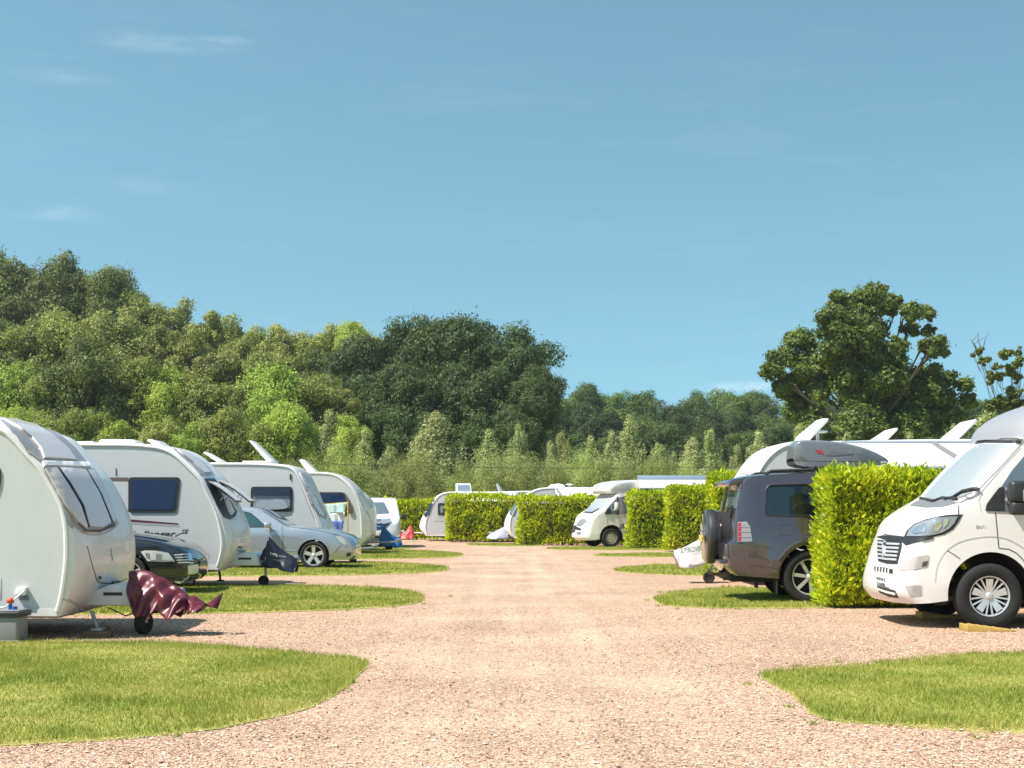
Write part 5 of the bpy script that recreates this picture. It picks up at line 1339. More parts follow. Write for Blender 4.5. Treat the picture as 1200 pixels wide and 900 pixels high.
c5 = caravan('fifth caravan on the left, only its sloping nose showing beside the pale van', 46.9,
  [(380,571,0,.03),(402,571.5,0,.03),(414,574.5,.03,.03),(423,580.5,.06,.02),(430,589,.06,.01),(432.5,600,.08,0),(433,615,.08,0),(432,628,.05,0),(430,634,0,0)], 0, -10.0, floor=.33, group=G_CV, wheelx=-7.5)
patch(c5, 'front_window', [(423,580),(430,586),(436,594),(434,596),(428,589)], M['blindgrey'], .02)
hitch(c5, 0, .9, .62, .13, False, .42)
cover('hitch_cover', 'bright blue vinyl hitch cover in front of the pale van', 'hitch cover', 47.9, [(444.5,632),(446,624),(448.5,617),(450,616.8),(454,621),(459,626),(465,629.5),(469,632),(471.5,637),(472,640)],
  [(444.5,636),(446,638.5),(450,640.5),(456,641),(463,641),(469,641.5),(472,641)], .30, M['bluecl'], G_HC, folds=5, amp=.05, seed=15, n=50, m=22)

# ------------------------------------------------------------------ motorhomes on a van cab
def motorhome(name, label, loc, rz, podv, cat='motorhome', length=5.5, paintm='white', roofh=2.75, zoff=0.0, group='motorhomes on the right-hand pitches'):
    root = thing(name, label, cat, loc, group, rz)
    lo = [(-.66,.29,-.30,-.02,'c'),(-.74,.38,-.31,0),(-.765,.52,-.28,0),(-.755,.70,-.23,.02),(-.71,.88,-.20,.06),(-.67,1.0,-.19,.05),(-.57,1.15,-.26,.0),(-.45,1.28,-.29,-.03),(-.32,1.40,-.24,-.04),(-.15,1.555,-.14,-.09,'c'),(.08,1.80,-.15,-.04),(.36,2.10,-.11,.02,'c')]
    if podv == 0: hi = [(.44,2.165,-.12,0,'cg'),(.54,2.31,-.13,.05,'g'),(.80,2.48,-.12,.06,'g'),(1.25,2.64,-.06,.05,'g'),(2.0,2.74,0,.04)]
    else: hi = [(.12,2.08,-.22,.0,'c'),(.08,2.20,-.26,.03),(.20,2.38,-.28,.07),(.55,2.50,-.2,.07),(1.1,2.56,-.06,.06),(2.0,2.60,0,.04)]
    rh = 2.74 if podv == 0 else 2.60
    ctrl = lo+hi+[(length-.5,rh,0,.04),(length-.1,rh-.1,0,.03),(length,rh-.5,0,0),(length,.5,0,0),(length-.02,.35,0,0,'c')]
    ctrl += arch(length-1.5, .37, .43, .34)+arch(0, .40, .47, .32)+[]
    # stretch of sill lower than the arches' feet
    def W(x, z):
        cab = np.interp(z, [.3, .5, 1.3, 1.6, 2.1, 2.3], [1.0, 1.03, 1.03, .99, .90, .93])*np.interp(x, [-.8, -.5, 0], [.90, .97, 1.0])
        hab = 1.13 if podv == 0 else 1.10
        return float(cab+(hab-cab)*float(sm(np.float64((x-(.95 if z > 2.1 else 1.35))/.35))))
    hol = [[(.06,1.50),(.02,1.56),(.45,2.02),(.62,2.10),(1.12,2.10),(1.12,1.44),(.12,1.44)]]
    bd = Body('body', ctrl, W, [M[paintm], M['dark'], M['podgrey']], root, root.location, n=2.7, holes=[], step=.05, grid=.10, rz=rz)
    bd.root = root
    for sg in (-1, 1):
        wheel(root, 0, sg*.90, .372, .228, .22, 'multi' if podv == 0 else 'trim', sg)
        wheel(root, length-1.5, sg*.95, .36, .225, .22, 'multi' if podv == 0 else 'trim', sg)
    MB().tube([(0, -.9, .37), (0, .9, .37)], .05, 8).box((length*.45, 0, .30), (length*.8, 1.3, .10), .02).build('chassis', M['dark'], root)
    return bd
m1 = motorhome('motorhome', 'nearest white motorhome at the right edge with grey roof pod, standing on yellow ramps', (5.37, 16.34, 0), 0, 0)
r = m1.root
patch(m1, 'windscreen', [(1083,583),(1097,565.5),(1114,548),(1131,531.5),(1146,521),(1172,520),(1196,521),(1178,541),(1162,557.5),(1146,573.5),(1125,582.5),(1102,586.5)], M['screen'], .006)
patch(m1, 'cowl_panel', [(1067,592.5),(1083,583.5),(1102,587),(1125,583),(1146,574),(1147.5,578),(1126,588.5),(1106,594),(1085,595)], M['greypl'], .010)
for q in ([(1079,585.5),(1094,589),(1106,584.5),(1122,586.5)], [(1108,587),(1118,584),(1129,577),(1147,573)]): line(m1, 'wiper', q, .028, M['blackpl'], .035)
line(m1, 'windscreen_top_seal', [(1144.5,519.5),(1155,518.2),(1196,518)], .035, M['blackpl'], .016)
line(m1, 'pod_lip', [(1146,516.3),(1156,515),(1198,514.5)], .03, M['podgrey'], .03)
patch(m1, 'headlight_surround', [(1059,630.5),(1063,622),(1071,614.5),(1083,609.5),(1096,606),(1110,603.5),(1128,602.8),(1123,612),(1116.5,620.5),(1106,626.5),(1094,629),(1078,631)], M['blackpl'], .006)
hl = patch(m1, 'headlight', [(1063,628.5),(1066,622),(1072,616),(1083,611.3),(1096,608),(1110,605.5),(1122,605),(1118,613),(1112.5,619),(1104,624),(1093,626.8),(1078,628.5)], M['lamp'], .014)
for q in ([(1095,611),(1102,609.5),(1104,616),(1098,623),(1094,622)], [(1106,608.5),(1112,607.5),(1110,614),(1105,619)], [(1069,623),(1082,614.5),(1086,614),(1085,624),(1072,626)]):
    patch(m1, 'reflector', q, M['lampbr'], .020, parent=hl, rnd=1)
patch(m1, 'grille_top_bar', [(1028,629.5),(1036,627.5),(1056,629),(1062,630.2),(1080,631.2),(1094,629.3),(1093,631.5),(1076,635),(1062,639),(1057.5,635),(1040,633)], M['blackpl'], .012)
patch(m1, 'grille', [(1029,633),(1041,633.5),(1057,635.5),(1057,641),(1052,661),(1040,660.5),(1030,657.5),(1028.6,645)], M['blackpl'], .010)
for k, y in enumerate((637.5, 642, 646.5, 651, 655.5)): line(m1, 'grille_bar', [(1029.5,y-1.5),(1040,y),(1055.5-k*.9,y+.8)], .024, M['bright'], .022)
line(m1, 'badge', [(1037.5,636.5),(1038,644),(1037.5,652)], .06, M['bright'], .03)
line(m1, 'badge_arm', [(1037.5,638),(1041,638)], .03, M['chrome'], .031)
patch(m1, 'upper_intake', [(1025.3,664),(1036,665),(1046.5,667.3),(1046.5,672.3),(1036,670.5),(1025.3,669)], M['blackpl'], .008)
for x in (1028, 1031.5, 1035, 1038.5, 1042): line(m1, 'intake_rib', [(x,664.5+(x-1026)*.15),(x,671+(x-1026)*.12)], .018, M['white'], .016)
pl = patch(m1, 'number_plate', [(1027,673.5),(1042.5,676.5),(1042.5,688),(1028.2,684.5)], M['plate'], .014)
for s_, x, yb in (('WN15', 1029, 679.5), ('DPE', 1030.5, 685.5)):
    p, nn, d = m1.cast(x, yb); q, n2, d2 = m1.cast(1040.5, yb+2.4)
    if (q-p).length > .02: lettering('plate_lettering', s_, M['ink'], pl, p+nn*.018+Vector((-.006, 0, 0)), q-p, (0, 0, 1), (q-p).length*.9, .038); 
patch(m1, 'lower_intake', [(1028,686.5),(1038,689),(1049,692),(1053,700.5),(1042,699),(1031,694)], M['blackpl'], .008)
line(m1, 'intake_bar', [(1029.5,690),(1040,693.5),(1050,696)], .022, M['plate'], .018)
patch(m1, 'fog_lamp_recess', [(1053.5,669),(1058,661),(1066,654.5),(1074,652),(1089,650.3),(1089,656),(1085,663.5),(1072,667.5)], M['recess'], .006, rnd=2)
for x, y in ((1081, 659.2), (1080.5, 661.4), (1080, 663.4)): line(m1, 'vent_slot', [(x,y),(x+6.5,y-1.3)], .010, M['ink'], .013)
patch(m1, 'bumper_pocket', [(1060,686.5),(1080,685.5),(1080,698),(1066,698.5)], M['recess'], .005, rnd=2)
line(m1, 'bonnet_seam', [(1123.3,588),(1123.3,603)], .009, M['seam'], .003)
line(m1, 'bonnet_front_seam', [(1036,626),(1045,627.5),(1059,629)], .010, M['seam'], .003)
line(m1, 'wing_line', [(1096,682),(1097.5,664),(1106,648),(1120,636.5),(1140,630.5),(1160,628.5),(1176,630),(1190,636),(1200,643)], .012, M['softseam'], .003, smooth=True)
line(m1, 'bumper_seam', [(1110,645),(1118,650),(1125,655)], .008, M['seam'], .003)
line(m1, 'door_seam', [(1166.5,600),(1168.5,622),(1170.5,642.5),(1182,643.5),(1191,648),(1199,656),(1206,668)], .010, M['seam'], .003)
line(m1, 'pillar_seam', [(1150,600),(1147,586),(1152,574),(1170,553),(1196,525)], .008, M['softseam'], .003)
patch(m1, 'quarter_panel', [(1154.5,599),(1156,591),(1164,580),(1171,571),(1177,571),(1177,599.5)], M['blackpl'], .012, rnd=2)
sw_ = patch(m1, 'side_window', [(1172,596),(1171,574),(1186,551),(1200,534.5),(1222,514),(1272,513),(1274,600),(1200,602),(1177,600)], M['dkscreen'], .010)
a_ = m1.cast(1144, 619)[0]; b_ = m1.cast(1165, 619)[0]
lettering('lettering', 'DUCATO', M['greyink'], r, (a_.x, a_.y-.005, a_.z), (1, 0, 0), (0, 0, 1), b_.x-a_.x, .035)
# door mirror
for sg in (-1, 1):
    yy = sg*1.25; mx_ = px(1192, 0, 15.1)[0]-5.37
    o = MB().box((mx_, yy, 1.545), (.20, .17, .24), .05, seg=3).box((mx_, yy, 1.36), (.17, .15, .15), .04, seg=3).build('door_mirror', M['blackpl'], r)
    MB().tube([(mx_-.02, sg*.98, 1.45), (mx_, sg*1.2, 1.44)], .045, 8).tube([(mx_-.03, sg*.97, 1.56), (mx_, sg*1.2, 1.60)], .03, 8).build('arm', M['greypl'], o)
    MB().box((mx_+.06, yy-sg*-.086, 1.50), (.06, .01, .13), .004).build('indicator_reflection', M['lamp'], o)  # pale lens also stands in for a reflection on the mirror
    MB().box((mx_+.105, yy, 1.54), (.008, .13, .19), .003).build('mirror_glass', M['dkscreen'], o)
for (x0, x1, Z, lab) in ((1128, 1172, 15.14, 'yellow levelling ramp at the nearest motorhome\'s near front wheel'), (1076, 1121, 17.02, 'yellow levelling ramp at the nearest motorhome\'s far front wheel')):
    xa, xb = px(x0, 0, Z)[0], px(x1, 0, Z)[0]
    o = MB().prism([(xa-xb, 0), (.12, 0), (.12, .02), (.02, .03), (xa-xb+.06, .075), (xa-xb, .085)], -.16, .12, .006)
    for k in range(4): o.box((xa-xb+.09+k*.09, -.02, .074-k*.012), (.02, .25, .012), .002)
    o = o.build('levelling_ramp', M['yellow'], None); o.location = (xb, Z, .0); tagp(o, lab, 'ramp', 'yellow levelling ramps')

m2 = motorhome('motorhome', 'far white motorhome with overhanging cab pod and pale awning, half hidden by a hedge', (3.53-.02, 53.5, 0), R(18), 1, length=5.4)
r = m2.root
patch(m2, 'windscreen', [(683,602),(690,592),(701,582),(717.5,582),(711,590),(703,597),(695,600.8)], M['screen'], .02)
sw_ = patch(m2, 'side_window', [(708,602),(713.6,593),(723,583.5),(734,581),(735,601.5),(723,603)], M['seeglass'] if False else M['dkscreen'], .02)
line(m2, 'window_pillar', [(723.5,583),(724,603)], .06, M['blackpl'], .03)
patch(m2, 'grille', [(666,616.5),(675,616),(674,623),(665.5,623.2)], M['blackpl'], .03)
for y in (619, 621): line(m2, 'grille_bar', [(666,y),(674.5,y-.3)], .03, M['greypl'], .05)
patch(m2, 'lower_intake', [(667,631.5),(673,631.5),(673,633.5),(667.5,633)], M['blackpl'], .02)
patch(m2, 'headlight', [(675.5,616),(680,609),(686,608),(688,611),(681,616)], M['lamp'], .02)
patch(m2, 'fog_recess', [(676,624),(681,623.5),(681,626),(676,626)], M['greypl'], .02)
line(m2, 'wiper', [(686,601),(694,601.5),(702,597)], .04, M['blackpl'], .05)
line(m2, 'door_seam', [(711,604),(712,620),(722,634)], .025, M['softseam'], .01)
line(m2, 'door_seam', [(725,604),(725.5,634)], .025, M['softseam'], .01)
patch(m2, 'door_handle', [(726.5,614),(731,614),(731,616),(726.5,616)], M['blackpl'], .03)
patch(m2, 'mirror_mount', [(709,600.5),(712,596.5),(715,596),(715,602.5),(710,603)], M['blackpl'], .04)
for sg in (-1, 1):
    MB().box((.12, sg*1.24, 1.60), (.13, .20, .28), .05).tube([(.12, sg*1.0, 1.45), (.12, sg*1.22, 1.46)], .035, 6).build('door_mirror', M['white'], r)
MB().lathe([(0, .02), (.09, .02), (.10, -.01), (0, -.02)], (.42, -1.06, .80), 'Y', 16).build('fuel_cap', M['greypl'], r)

# ------------------------------------------------------------------ four-wheel-drive car
def suv():
    root = thing('four_wheel_drive_car', 'brownish grey four-wheel-drive car with spare wheel on its tail, half hidden by the near hedge', 'car', (4.31, 20.63, 0))
    S = [(-1.00,.40,-.08,0,'c'),(-1.07,.52,-.13,0),(-1.095,.66,-.14,0),(-1.09,.86,-.14,0,'c'),(-1.04,.93,-.09,.0,'c'),(-1.035,1.18,-.08,0),(-.965,1.52,-.08,0),(-.90,1.74,-.08,.02),(-.80,1.81,-.09,.04),(-.60,1.835,-.03,.05),(.2,1.865,0,.05),(1.2,1.85,0,.05),(1.65,1.78,.03,.05,'w'),(2.05,1.45,.08,.05,'w'),(2.38,1.17,.1,.05),(3.0,1.10,.06,.05),(3.4,1.0,.12,.04),(3.52,.75,.15,0),(3.52,.5,.15,0),(3.42,.36,.1,0,'c')]
    S = S+arch(2.78, .40, .46, .37)+arch(0, .40, .455, .36)
    def W(x, z):
        w = np.interp(z, [.35, .6, .9, 1.15, 1.22, 1.75, 1.85], [.90, .935, .94, .925, .905, .80, .76])
        f = .035*math.exp(-((math.hypot(x, z-.4)-.52)/.10)**2) if z < 1.05 else 0
        return float(w*np.interp(x, [-1.1, -.85, 2.6, 3.5], [.95, 1, 1, .88])+f)
    holes = [roundpoly([(-.615,1.715),(.14,1.735),(.14,1.26),(-.665,1.275)], .09), roundpoly([(.24,1.735),(.98,1.74),(.98,1.24),(.24,1.26)], .05), roundpoly([(1.06,1.74),(1.5,1.72),(1.98,1.27),(1.98,1.22),(1.06,1.24)], .05)]
    bd = Body('body', S, W, [M['suv'], M['dark']], root, root.location, n=3.4, holes=holes, step=.05, grid=.07)
    for h in holes: pane(bd, 'side_window', h, M['suvglass'], off=-.006, rim=.02, grid=.2)
    fr = MB()
    for h in holes:
        for sg in (-1, 1):
            P = [(x, sg*(W(x, z)+.0), z) for x, z in h]; fr.tube(P+[P[0]], .012, 5)
    fr.build('window_seal', M['blackpl'], root)
    for x in (0, 2.78):
        for sg in (-1, 1): wheel(root, x, sg*.80, .388, .262, .26, 'seven', sg)
    st = MB()
    for x in (.35, 1.4):
        for sy in (-.38, .38): st.box((x, sy, .85), (.5, .5, .2), .06).box((x-.25, sy, 1.15), (.14, .48, .6), .06, rot=(0, -.2, 0)).box((x-.33, sy, 1.5), (.09, .26, .17), .04)
    st.build('seats', M['seat'], root)
    bd.root = root; bd.hw = .94
    patch(bd, 'tail_lamp', [(864.5,612),(875,611.5),(879.5,618),(881.5,634.5),(864.5,635)], M['taillamp'], .014)
    for y in (617, 623, 629): line(bd, 'lamp_division', [(865.5,y),(880,y+.3)], .006, M['greyink'], .020)
    patch(bd, 'red_lens', [(865,613),(868.5,613),(868.5,634),(865,634)], M['redlens'], .018)
    patch(bd, 'rear_window', [(850,594),(855,578),(859,564),(866,563),(869,566),(864,596)], M['dkscreen'], .008)
    line(bd, 'bumper_seam', [(861,637),(868,636.5),(874,637.5),(890,640),(906,642)], .010, M['seam'], .003)
    line(bd, 'bumper_corner_seam', [(869,637),(870,645),(874,656),(877,661.5),(890,663.5),(914,666.5)], .010, M['seam'], .003)
    line(bd, 'wing_seam', [(906,664),(909,652),(917,641),(930,632),(944,628.5),(960,628)], .010, M['seam'], .003, smooth=True)
    for q in ([(914.5,615),(931.5,614.5),(931,627),(914.5,627.5),(914.5,615)],): line(bd, 'fuel_flap', q, .008, M['seam'], .003)
    line(bd, 'door_seam', [(951,560),(950,600),(952,626)], .008, M['seam'], .003)
    # spoiler, wiper, roof bars, spare wheel, bumper details
    MB().prism([(-.78,1.86),(-1.10,1.80),(-1.16,1.73),(-1.12,1.70),(-1.0,1.745),(-.86,1.77)], -.70, .70, .02).build('rear_spoiler', M['suv'], root)
    MB().box((-1.145, 0, 1.745), (.03, .5, .03), .01).build('brake_light', M['redlens'], root)
    for sg in (-1, 1):
        MB().tube([(-.62, sg*.66, 1.87), (-.52, sg*.66, 1.925), (.2, sg*.66, 1.95), (1.1, sg*.66, 1.94), (1.2, sg*.66, 1.88)], .022, 8).build('roof_rail', M['blackpl'], root)
    for x in (.12, .95): MB().tube([(x, -.7, 1.975), (x, .7, 1.975)], .02, 8).box((x, -.66, 1.95), (.1, .05, .06), .01).box((x, .66, 1.95), (.1, .05, .06), .01).build('roof_bar', M['blackpl'], root)
    sp = MB().lathe([(0, .16), (.25, .155), (.345, .14), (.385, .11), (.40, .06), (.40, -.06), (.39, -.10), (.36, -.12), (0, -.12)], (-1.295, .02, .955), 'X', 40).build('spare_wheel_cover', M['suv'], root)
    MB().lathe([(.405, .04), (.412, .02), (.412, -.05), (.405, -.07)], (-1.295, .02, .955), 'X', 40).build('cover_band', M['blackpl'], sp)
    MB().lathe([(0, .09), (.372, .09), (.38, .05), (.38, -.08), (.36, -.1), (0, -.1)], (-1.17, .02, .955), 'X', 40).build('spare_tyre', M['rubber'], root)
    MB().box((-1.475, -.1, .93), (.012, .30, .10), .004).build('number_plate', M['yplate'], root)
    MB().box((-1.215, -.06, .60), (.14, 1.4, .06), .02).build('bumper_step', M['suv'], root)
    MB().box((-1.10, -.60, 1.33), (.04, .05, .20), .015, rot=(0, .1, 0)).tube([(-1.07, .3, 1.30), (-1.12, .05, 1.33), (-1.08, -.1, 1.60)], .010, 6).build('rear_wiper', M['blackpl'], root)
    MB().tube([(-.9, -.35, .42), (-1.05, -.35, .40), (-1.2, 0, .38), (-1.05, .35, .40)], .035, 8).tube([(-1.2, 0, .38), (-1.33, 0, .40), (-1.34, 0, .46)], .022, 8).build('tow_bar', M['rust'], root)
    MB().tube([(-.7, .45, .32), (-1.05, .45, .30)], .03, 10).box((.2, 0, .38), (2.6, 1.2, .16), .03).build('underbody', M['dark'], root)
    for x in (-.52,):
        for sg in (-1, 1): MB().box((x+.04, sg*.80, .27), (.02, .24, .26), .005).build('mud_flap', M['rubber'], root)
    return bd
sb = suv()
# roof box
def roofbox():
    x0, z0 = px(926, 540, 20.4); x1, _ = px(1038, 540, 20.4)
    ctr = (x0+x1)/2+.06
    o = thing('roof_box', 'silver grey roof box with a small red flash on the four-wheel-drive car', 'roof box', (ctr, 20.63, 0))
    def P(x, y, Z=20.32): a = px(x, y, Z); return (a[0]-ctr+.06, a[1])
    s = [(926,540),(927.5,527),(931,520),(940,518.6),(965,519.2),(985,521.5),(1005,526),(1022,532),(1034,538),(1038,541)]
    ctrl = [(*P(*q), 0, .045) for q in s]
    ctrl = [(a, b, c, d, 'c' if i in (0, len(ctrl)-1) else '') for i, (a, b, c, d) in enumerate(ctrl)]
    W = lambda x, z: float(.31*np.interp(x, [-.8, -.65, .3, .72], [.85, 1, .95, .72]))
    b = Body('lid', ctrl, W, [M['boxgrey'], M['dark']], o, o.location, n=3.0, step=.04, grid=.08)
    ctrl2 = [(*P(*q), 0, 0, f) for q, f in (((1037,541.5),'c'),((926,540.5),'c'),((928,544),''),((938,547),'c'),((1015,546.5),'c'),((1030,545),''))]
    Body('base', ctrl2, W, [M['greypl'], M['dark']], o, o.location, n=3.0, step=.06, grid=.1)
    line(b, 'lid_seam', [(926,541),(960,542),(1000,542.2),(1037,542)], .02, M['trim'], .014)
    patch(b, 'red_flash', [(955,527.5),(962,527),(966,533),(961,531)], M['redink'], .006)
    patch(b, 'red_flash', [(955.5,528),(960,531.5),(958.5,532)], M['redink'], .006)
    patch(b, 'dark_flash', [(967,533.5),(974,528),(1000,531),(1000,532),(976,534)], M['greypl'], .006)
roofbox()

# ------------------------------------------------------------------ right-hand caravans
c6 = caravan('caravan behind the grey four-wheel-drive car, with open roof windows and white awning', 24.75,
  [(985,517.5,0,.03),(945,517.8,0,.03),(925,519.5,-.02,.03),(909.5,526.5,-.04,.03),(896.5,539,-.05,.02),(886,556,-.08,.02),(878,575,-.12,.01),(871,598,-.15,0),(868,620,-.16,0),(868,645,-.12,0),(873,668,0,0)],
  0, 4.15+5.9, dirn=-1, floor=.30, group=G_CV, wheelx=7.7)
patch(c6, 'front_window', [(860,575),(868,559),(880,557),(876,577),(870,592),(862,592)], M['blindgrey'], .02)
patch(c6, 'front_skylight', [(868,555),(880,541),(890,533),(899,531),(888,545),(880,557)], M['blind'], .02)
def hatch2(bd, pts, Z, w=.6, nm='roof_window'): return roofhatch(bd, pts, Z, nm, 'gel', w)
hatch2(c6, [(934,517),(936,512),(960,491.5),(967,491.5),(966,495),(945,517)], 25.6)
o = MB().lathe([(0, .035), (.09, .03), (.165, .01), (.17, -.01), (.10, -.025), (0, -.03)], (px(959.5, 507, 26)[0]-c6.xf, .15, px(0, 506, 26)[1]), n=24).tube([(px(958, 0, 26)[0]-c6.xf, .15, 2.62), (px(958, 0, 26)[0]-c6.xf, .15, px(0, 507, 26)[1])], .03, 8).build('aerial_dish', M['gel'], c6.root)
hatch2(c6, [(1022,518),(1024,515),(1042,503),(1047,502.5),(1047,505),(1034,518)], 25.9)
hatch2(c6, [(1106,518),(1107,513),(1130,494),(1139,492),(1140,495),(1117,517)], 25.4, .5)
hitch(c6, 0, -1.0, -.42, .11, False, .45, jy=-.3)
o = cover('hitch_cover', 'white vinyl hitch cover with green lettering behind the four-wheel-drive car', 'hitch cover', 25.75,
  [(789.5,645.7),(797.4,642.5),(808,638),(816,634),(822,629),(825.8,626.2),(833,627)],
  [(789.5,650),(792.8,658),(795,664.5),(803,664.7),(810.7,664.7),(820.8,662),(833,658)], .26, M['whitecl'], G_HC, folds=3, amp=.02, seed=20, n=40, m=22)
covertext(o, 'SUPERCOVER', 797.5, 648.5, 822.5, 6.5, 'greenink', -2.5, .03)
covertext(o, 'TRAVEL & LEISURE', 799, 651, 822, 2.6, 'greyink', -1.5)
o2 = [q for q in bpy.data.objects if q.name.startswith('hitch_cover') and 'white lettering' in q.get('label', '')][0]
covertext(o2, 'MPS', 317, 650.5, 325, 3.4, 'whiteink', 2.2); covertext(o2, 'security', 326.5, 652.3, 335, 1.8, 'whiteink', 1.0); covertext(o2, 'towing covers', 320.5, 656.5, 330, 1.8, 'greyink', 2.0)

c7 = caravan('caravan with white curved nose between the two middle hedges', 59.3,
  [(700,571.5,0,.03),(655,571.5,0,.03),(634,572.5,-.03,.03),(619,578.5,-.06,.03),(609,588,-.10,.02),(602,598,-.16,.01),(598,608,-.22,0),(597,618,-.24,0),(599,626,-.15,0),(603,631,0,0)], 0, 6.6, dirn=-1, floor=.24, group=G_CV, wheelx=3.3)
patch(c7, 'front_window', [(597,603),(600,592),(606,585),(611,586),(606,596),(603,605)], M['dkscreen'], .02, rnd=1)
hatch2(c7, [(641,571.5),(645,568),(655,566.8),(661,568.5),(662,571.5)], 60.3, .7, 'roof_vent')
MB().lathe([(0, .05), (.14, .03), (.17, 0), (0, -.03)], (px(667.5, 0, 60.3)[0]-c7.xf, 0, px(0, 568, 60.3)[1]), n=20).tube([(px(667.5, 0, 60.3)[0]-c7.xf, 0, 2.4), (px(667.5, 0, 60.3)[0]-c7.xf, 0, px(0, 568, 60.3)[1])], .04, 8).build('aerial_dish', M['gel'], c7.root)
hitch(c7, 0, -.85, None, .1, False, .42)
cover('hitch_cover', 'pale grey hitch cover on the caravan between the middle hedges', 'hitch cover', 60.3, [(570,629.5),(574,626),(581,622),(588,618.5),(592,617),(598,618)], [(570,631),(577,632),(585,631.5),(598,631.5)], .3, M['greycl'], G_HC, folds=3, amp=.03, seed=25, n=30, m=16)

c8 = caravan('farthest caravan with dark front window and square raised hatch at the end of the road', 64.4,
  [(575,576.5,0,.03),(535,576.5,0,.03),(523,577.3,-.04,.03),(514.5,580.5,-.08,.02),(508.5,588,-.12,.02),(505,596,-.18,.01),(501,604,-.26,0),(498.5,612,-.30,0),(498,620,-.30,0),(500,628,-.08,0)], 0, 3.0, dirn=-1, floor=.25, group=G_CV, wheelx=-1.0, width=2.2)
patch(c8, 'front_window', [(494,604),(497,594),(502,584),(508,580.5),(509.5,585),(506,595),(503,603),(499,606)], M['glass'], .03, rnd=1)
sidewin(c8, [(513,589.5),(522.5,589.5),(522.5,603.8),(513,603.8)], 'ink', 'blindgrey', .08, .12)
decal(c8, 'lettering_bar', [(513,606.5),(522,606),(522,607.2),(513,607.6)], M['greyink']); decal(c8, 'stripe', [(509,610.3),(524,610),(524,611.4),(509,611.6)], M['greyink'])
hatch2(c8, [(534,578),(534,566.5),(551.5,566.5),(553,578)], 65.5, .10)
MB().prism([(a-c8.xf, b) for a, b in [px(*p, 65.5) for p in [(536.5,575.5),(536.5,568.5),(550,568.5),(551,575.5)]]], -.075+.04, -.03+.0, 0).build('hatch_glass', M['blindgrey'], c8.root).location = (0, (65.5-c8.root.location.y)-.03, 0)
sdish = MB().lathe([(0, .02), (.2, .05), (.3, .10), (.29, .11), (.19, .07), (0, .045)], (0, 0, 0), n=24).build('satellite_dish', M['plate'], c8.root)
sdish.location = (px(583.5, 0, 65.5)[0]-c8.xf, 0, px(0, 574, 65.5)[1]); sdish.rotation_euler = (R(12), R(62), 0)
hitch(c8, 0, -1.15, None, .1, False, .42)
MB().tube([(px(484.5, 0, 65.5)[0]-c8.xf, 0, .5), (px(484.5, 0, 65.5)[0]-c8.xf, 0, 0)], .03, 8).build('jockey_post', M['steel'], c8.root)
cover('hitch_cover', 'red hitch cover on the farthest caravan', 'hitch cover', 63.6, [(467.5,629.5),(472,624.5),(477,621),(480.5,615.5),(483,618),(485.5,624),(486,627)], [(467.5,631),(473,632),(480,631.5),(486,630)], .25, M['redcl'], G_HC, folds=4, amp=.04, seed=31, n=36, m=18)

# ------------------------------------------------------------------ awnings
def awning(label, x0, x1, Z, ytop, out, drop, rail='rail', railh=.13, struts=(), sidep=False):
    a, ht = px(x0, ytop, Z); b, _ = px(x1, ytop, Z); cx = (a+b)/2; hw = (b-a)/2
    t = thing('awning', label, 'awning', (cx, Z, 0), 'awnings fixed along vehicle sides')
    MB().box((0, 0, ht-railh/2), (2*hw, .11, railh), .025).build('cassette', M[rail], t)
    n, k = 24, 8; vs, fs = [], []
    for i in range(n+1):
        for j in range(k+1):
            u, v = i/n, j/k; vs.append((-hw+.03+u*(2*hw-.06), -.06-v*out, ht-railh*.7-drop*v-.07*math.sin(v*math.pi)*(.6+.4*math.cos(u*math.pi*6))))
    for i in range(n):
        for j in range(k): q = i*(k+1)+j; fs.append((q, q+k+1, q+k+2, q+1))
    me = mesh_from(vs, fs, True); bm = bmesh.new(); bm.from_mesh(me); bmesh.ops.recalc_face_normals(bm, faces=bm.faces); bmesh.ops.solidify(bm, geom=bm.faces[:], thickness=.01); bm.to_mesh(me); bm.free(); me.shade_smooth()
    link('canopy', me, t, M['canvas'])
    zf = ht-railh*.7-drop
    MB().tube([(-hw, -.06-out, zf), (hw, -.06-out, zf)], .035, 8).build('front_bar', M[rail], t)
    for sg in (-1, 1): MB().tube([(sg*(hw-.1), -.06-out, zf), (sg*(hw-.1), -.06-out, 0)], .02, 8).build('leg', M['steel'], t)
    for u in struts:
        MB().tube([(-hw+u*2*hw, -.08, ht-railh), (-hw+u*2*hw+.25, -.06-out, zf-.02)], .05, 8).build('roof_pole', M['greypl'], t)
    if sidep:
        MB().prism([(0, 0), (0, 0)], 0, 0) if False else None
        vs = [(-hw+.02, -.06, ht-railh), (-hw+.02, -.06-out, zf), (-hw+.02, -.06-out, .1), (-hw+.02, -.06, .1)]
        me = mesh_from(vs+[(v[0]+.012, v[1], v[2]) for v in vs], [(0, 1, 2, 3), (7, 6, 5, 4), (0, 4, 5, 1), (1, 5, 6, 2), (2, 6, 7, 3), (3, 7, 4, 0)], False); link('side_panel', me, t, M['peach'])
    return t
awning('long white awning with dark grey rail above the near hedge', 985, 1236, 24.62, 516.8, 1.5, .50, 'rail', .06, (.43,))
awning('awning with pale blue cassette on the far motorhome', 747, 872, 52.15, 557.2, .85, .34, 'rail', .24, (.5,), True)
awning('white awning on the caravan between the middle hedges', 650, 712, 59.15, 571.4, 1.2, .40, 'canvas', .08, (.04,))
awning('white awning on the farthest caravan behind the clipped hedge', 538, 608, 64.2, 576.8, 1.0, .42, 'canvas', .07, (.05,))

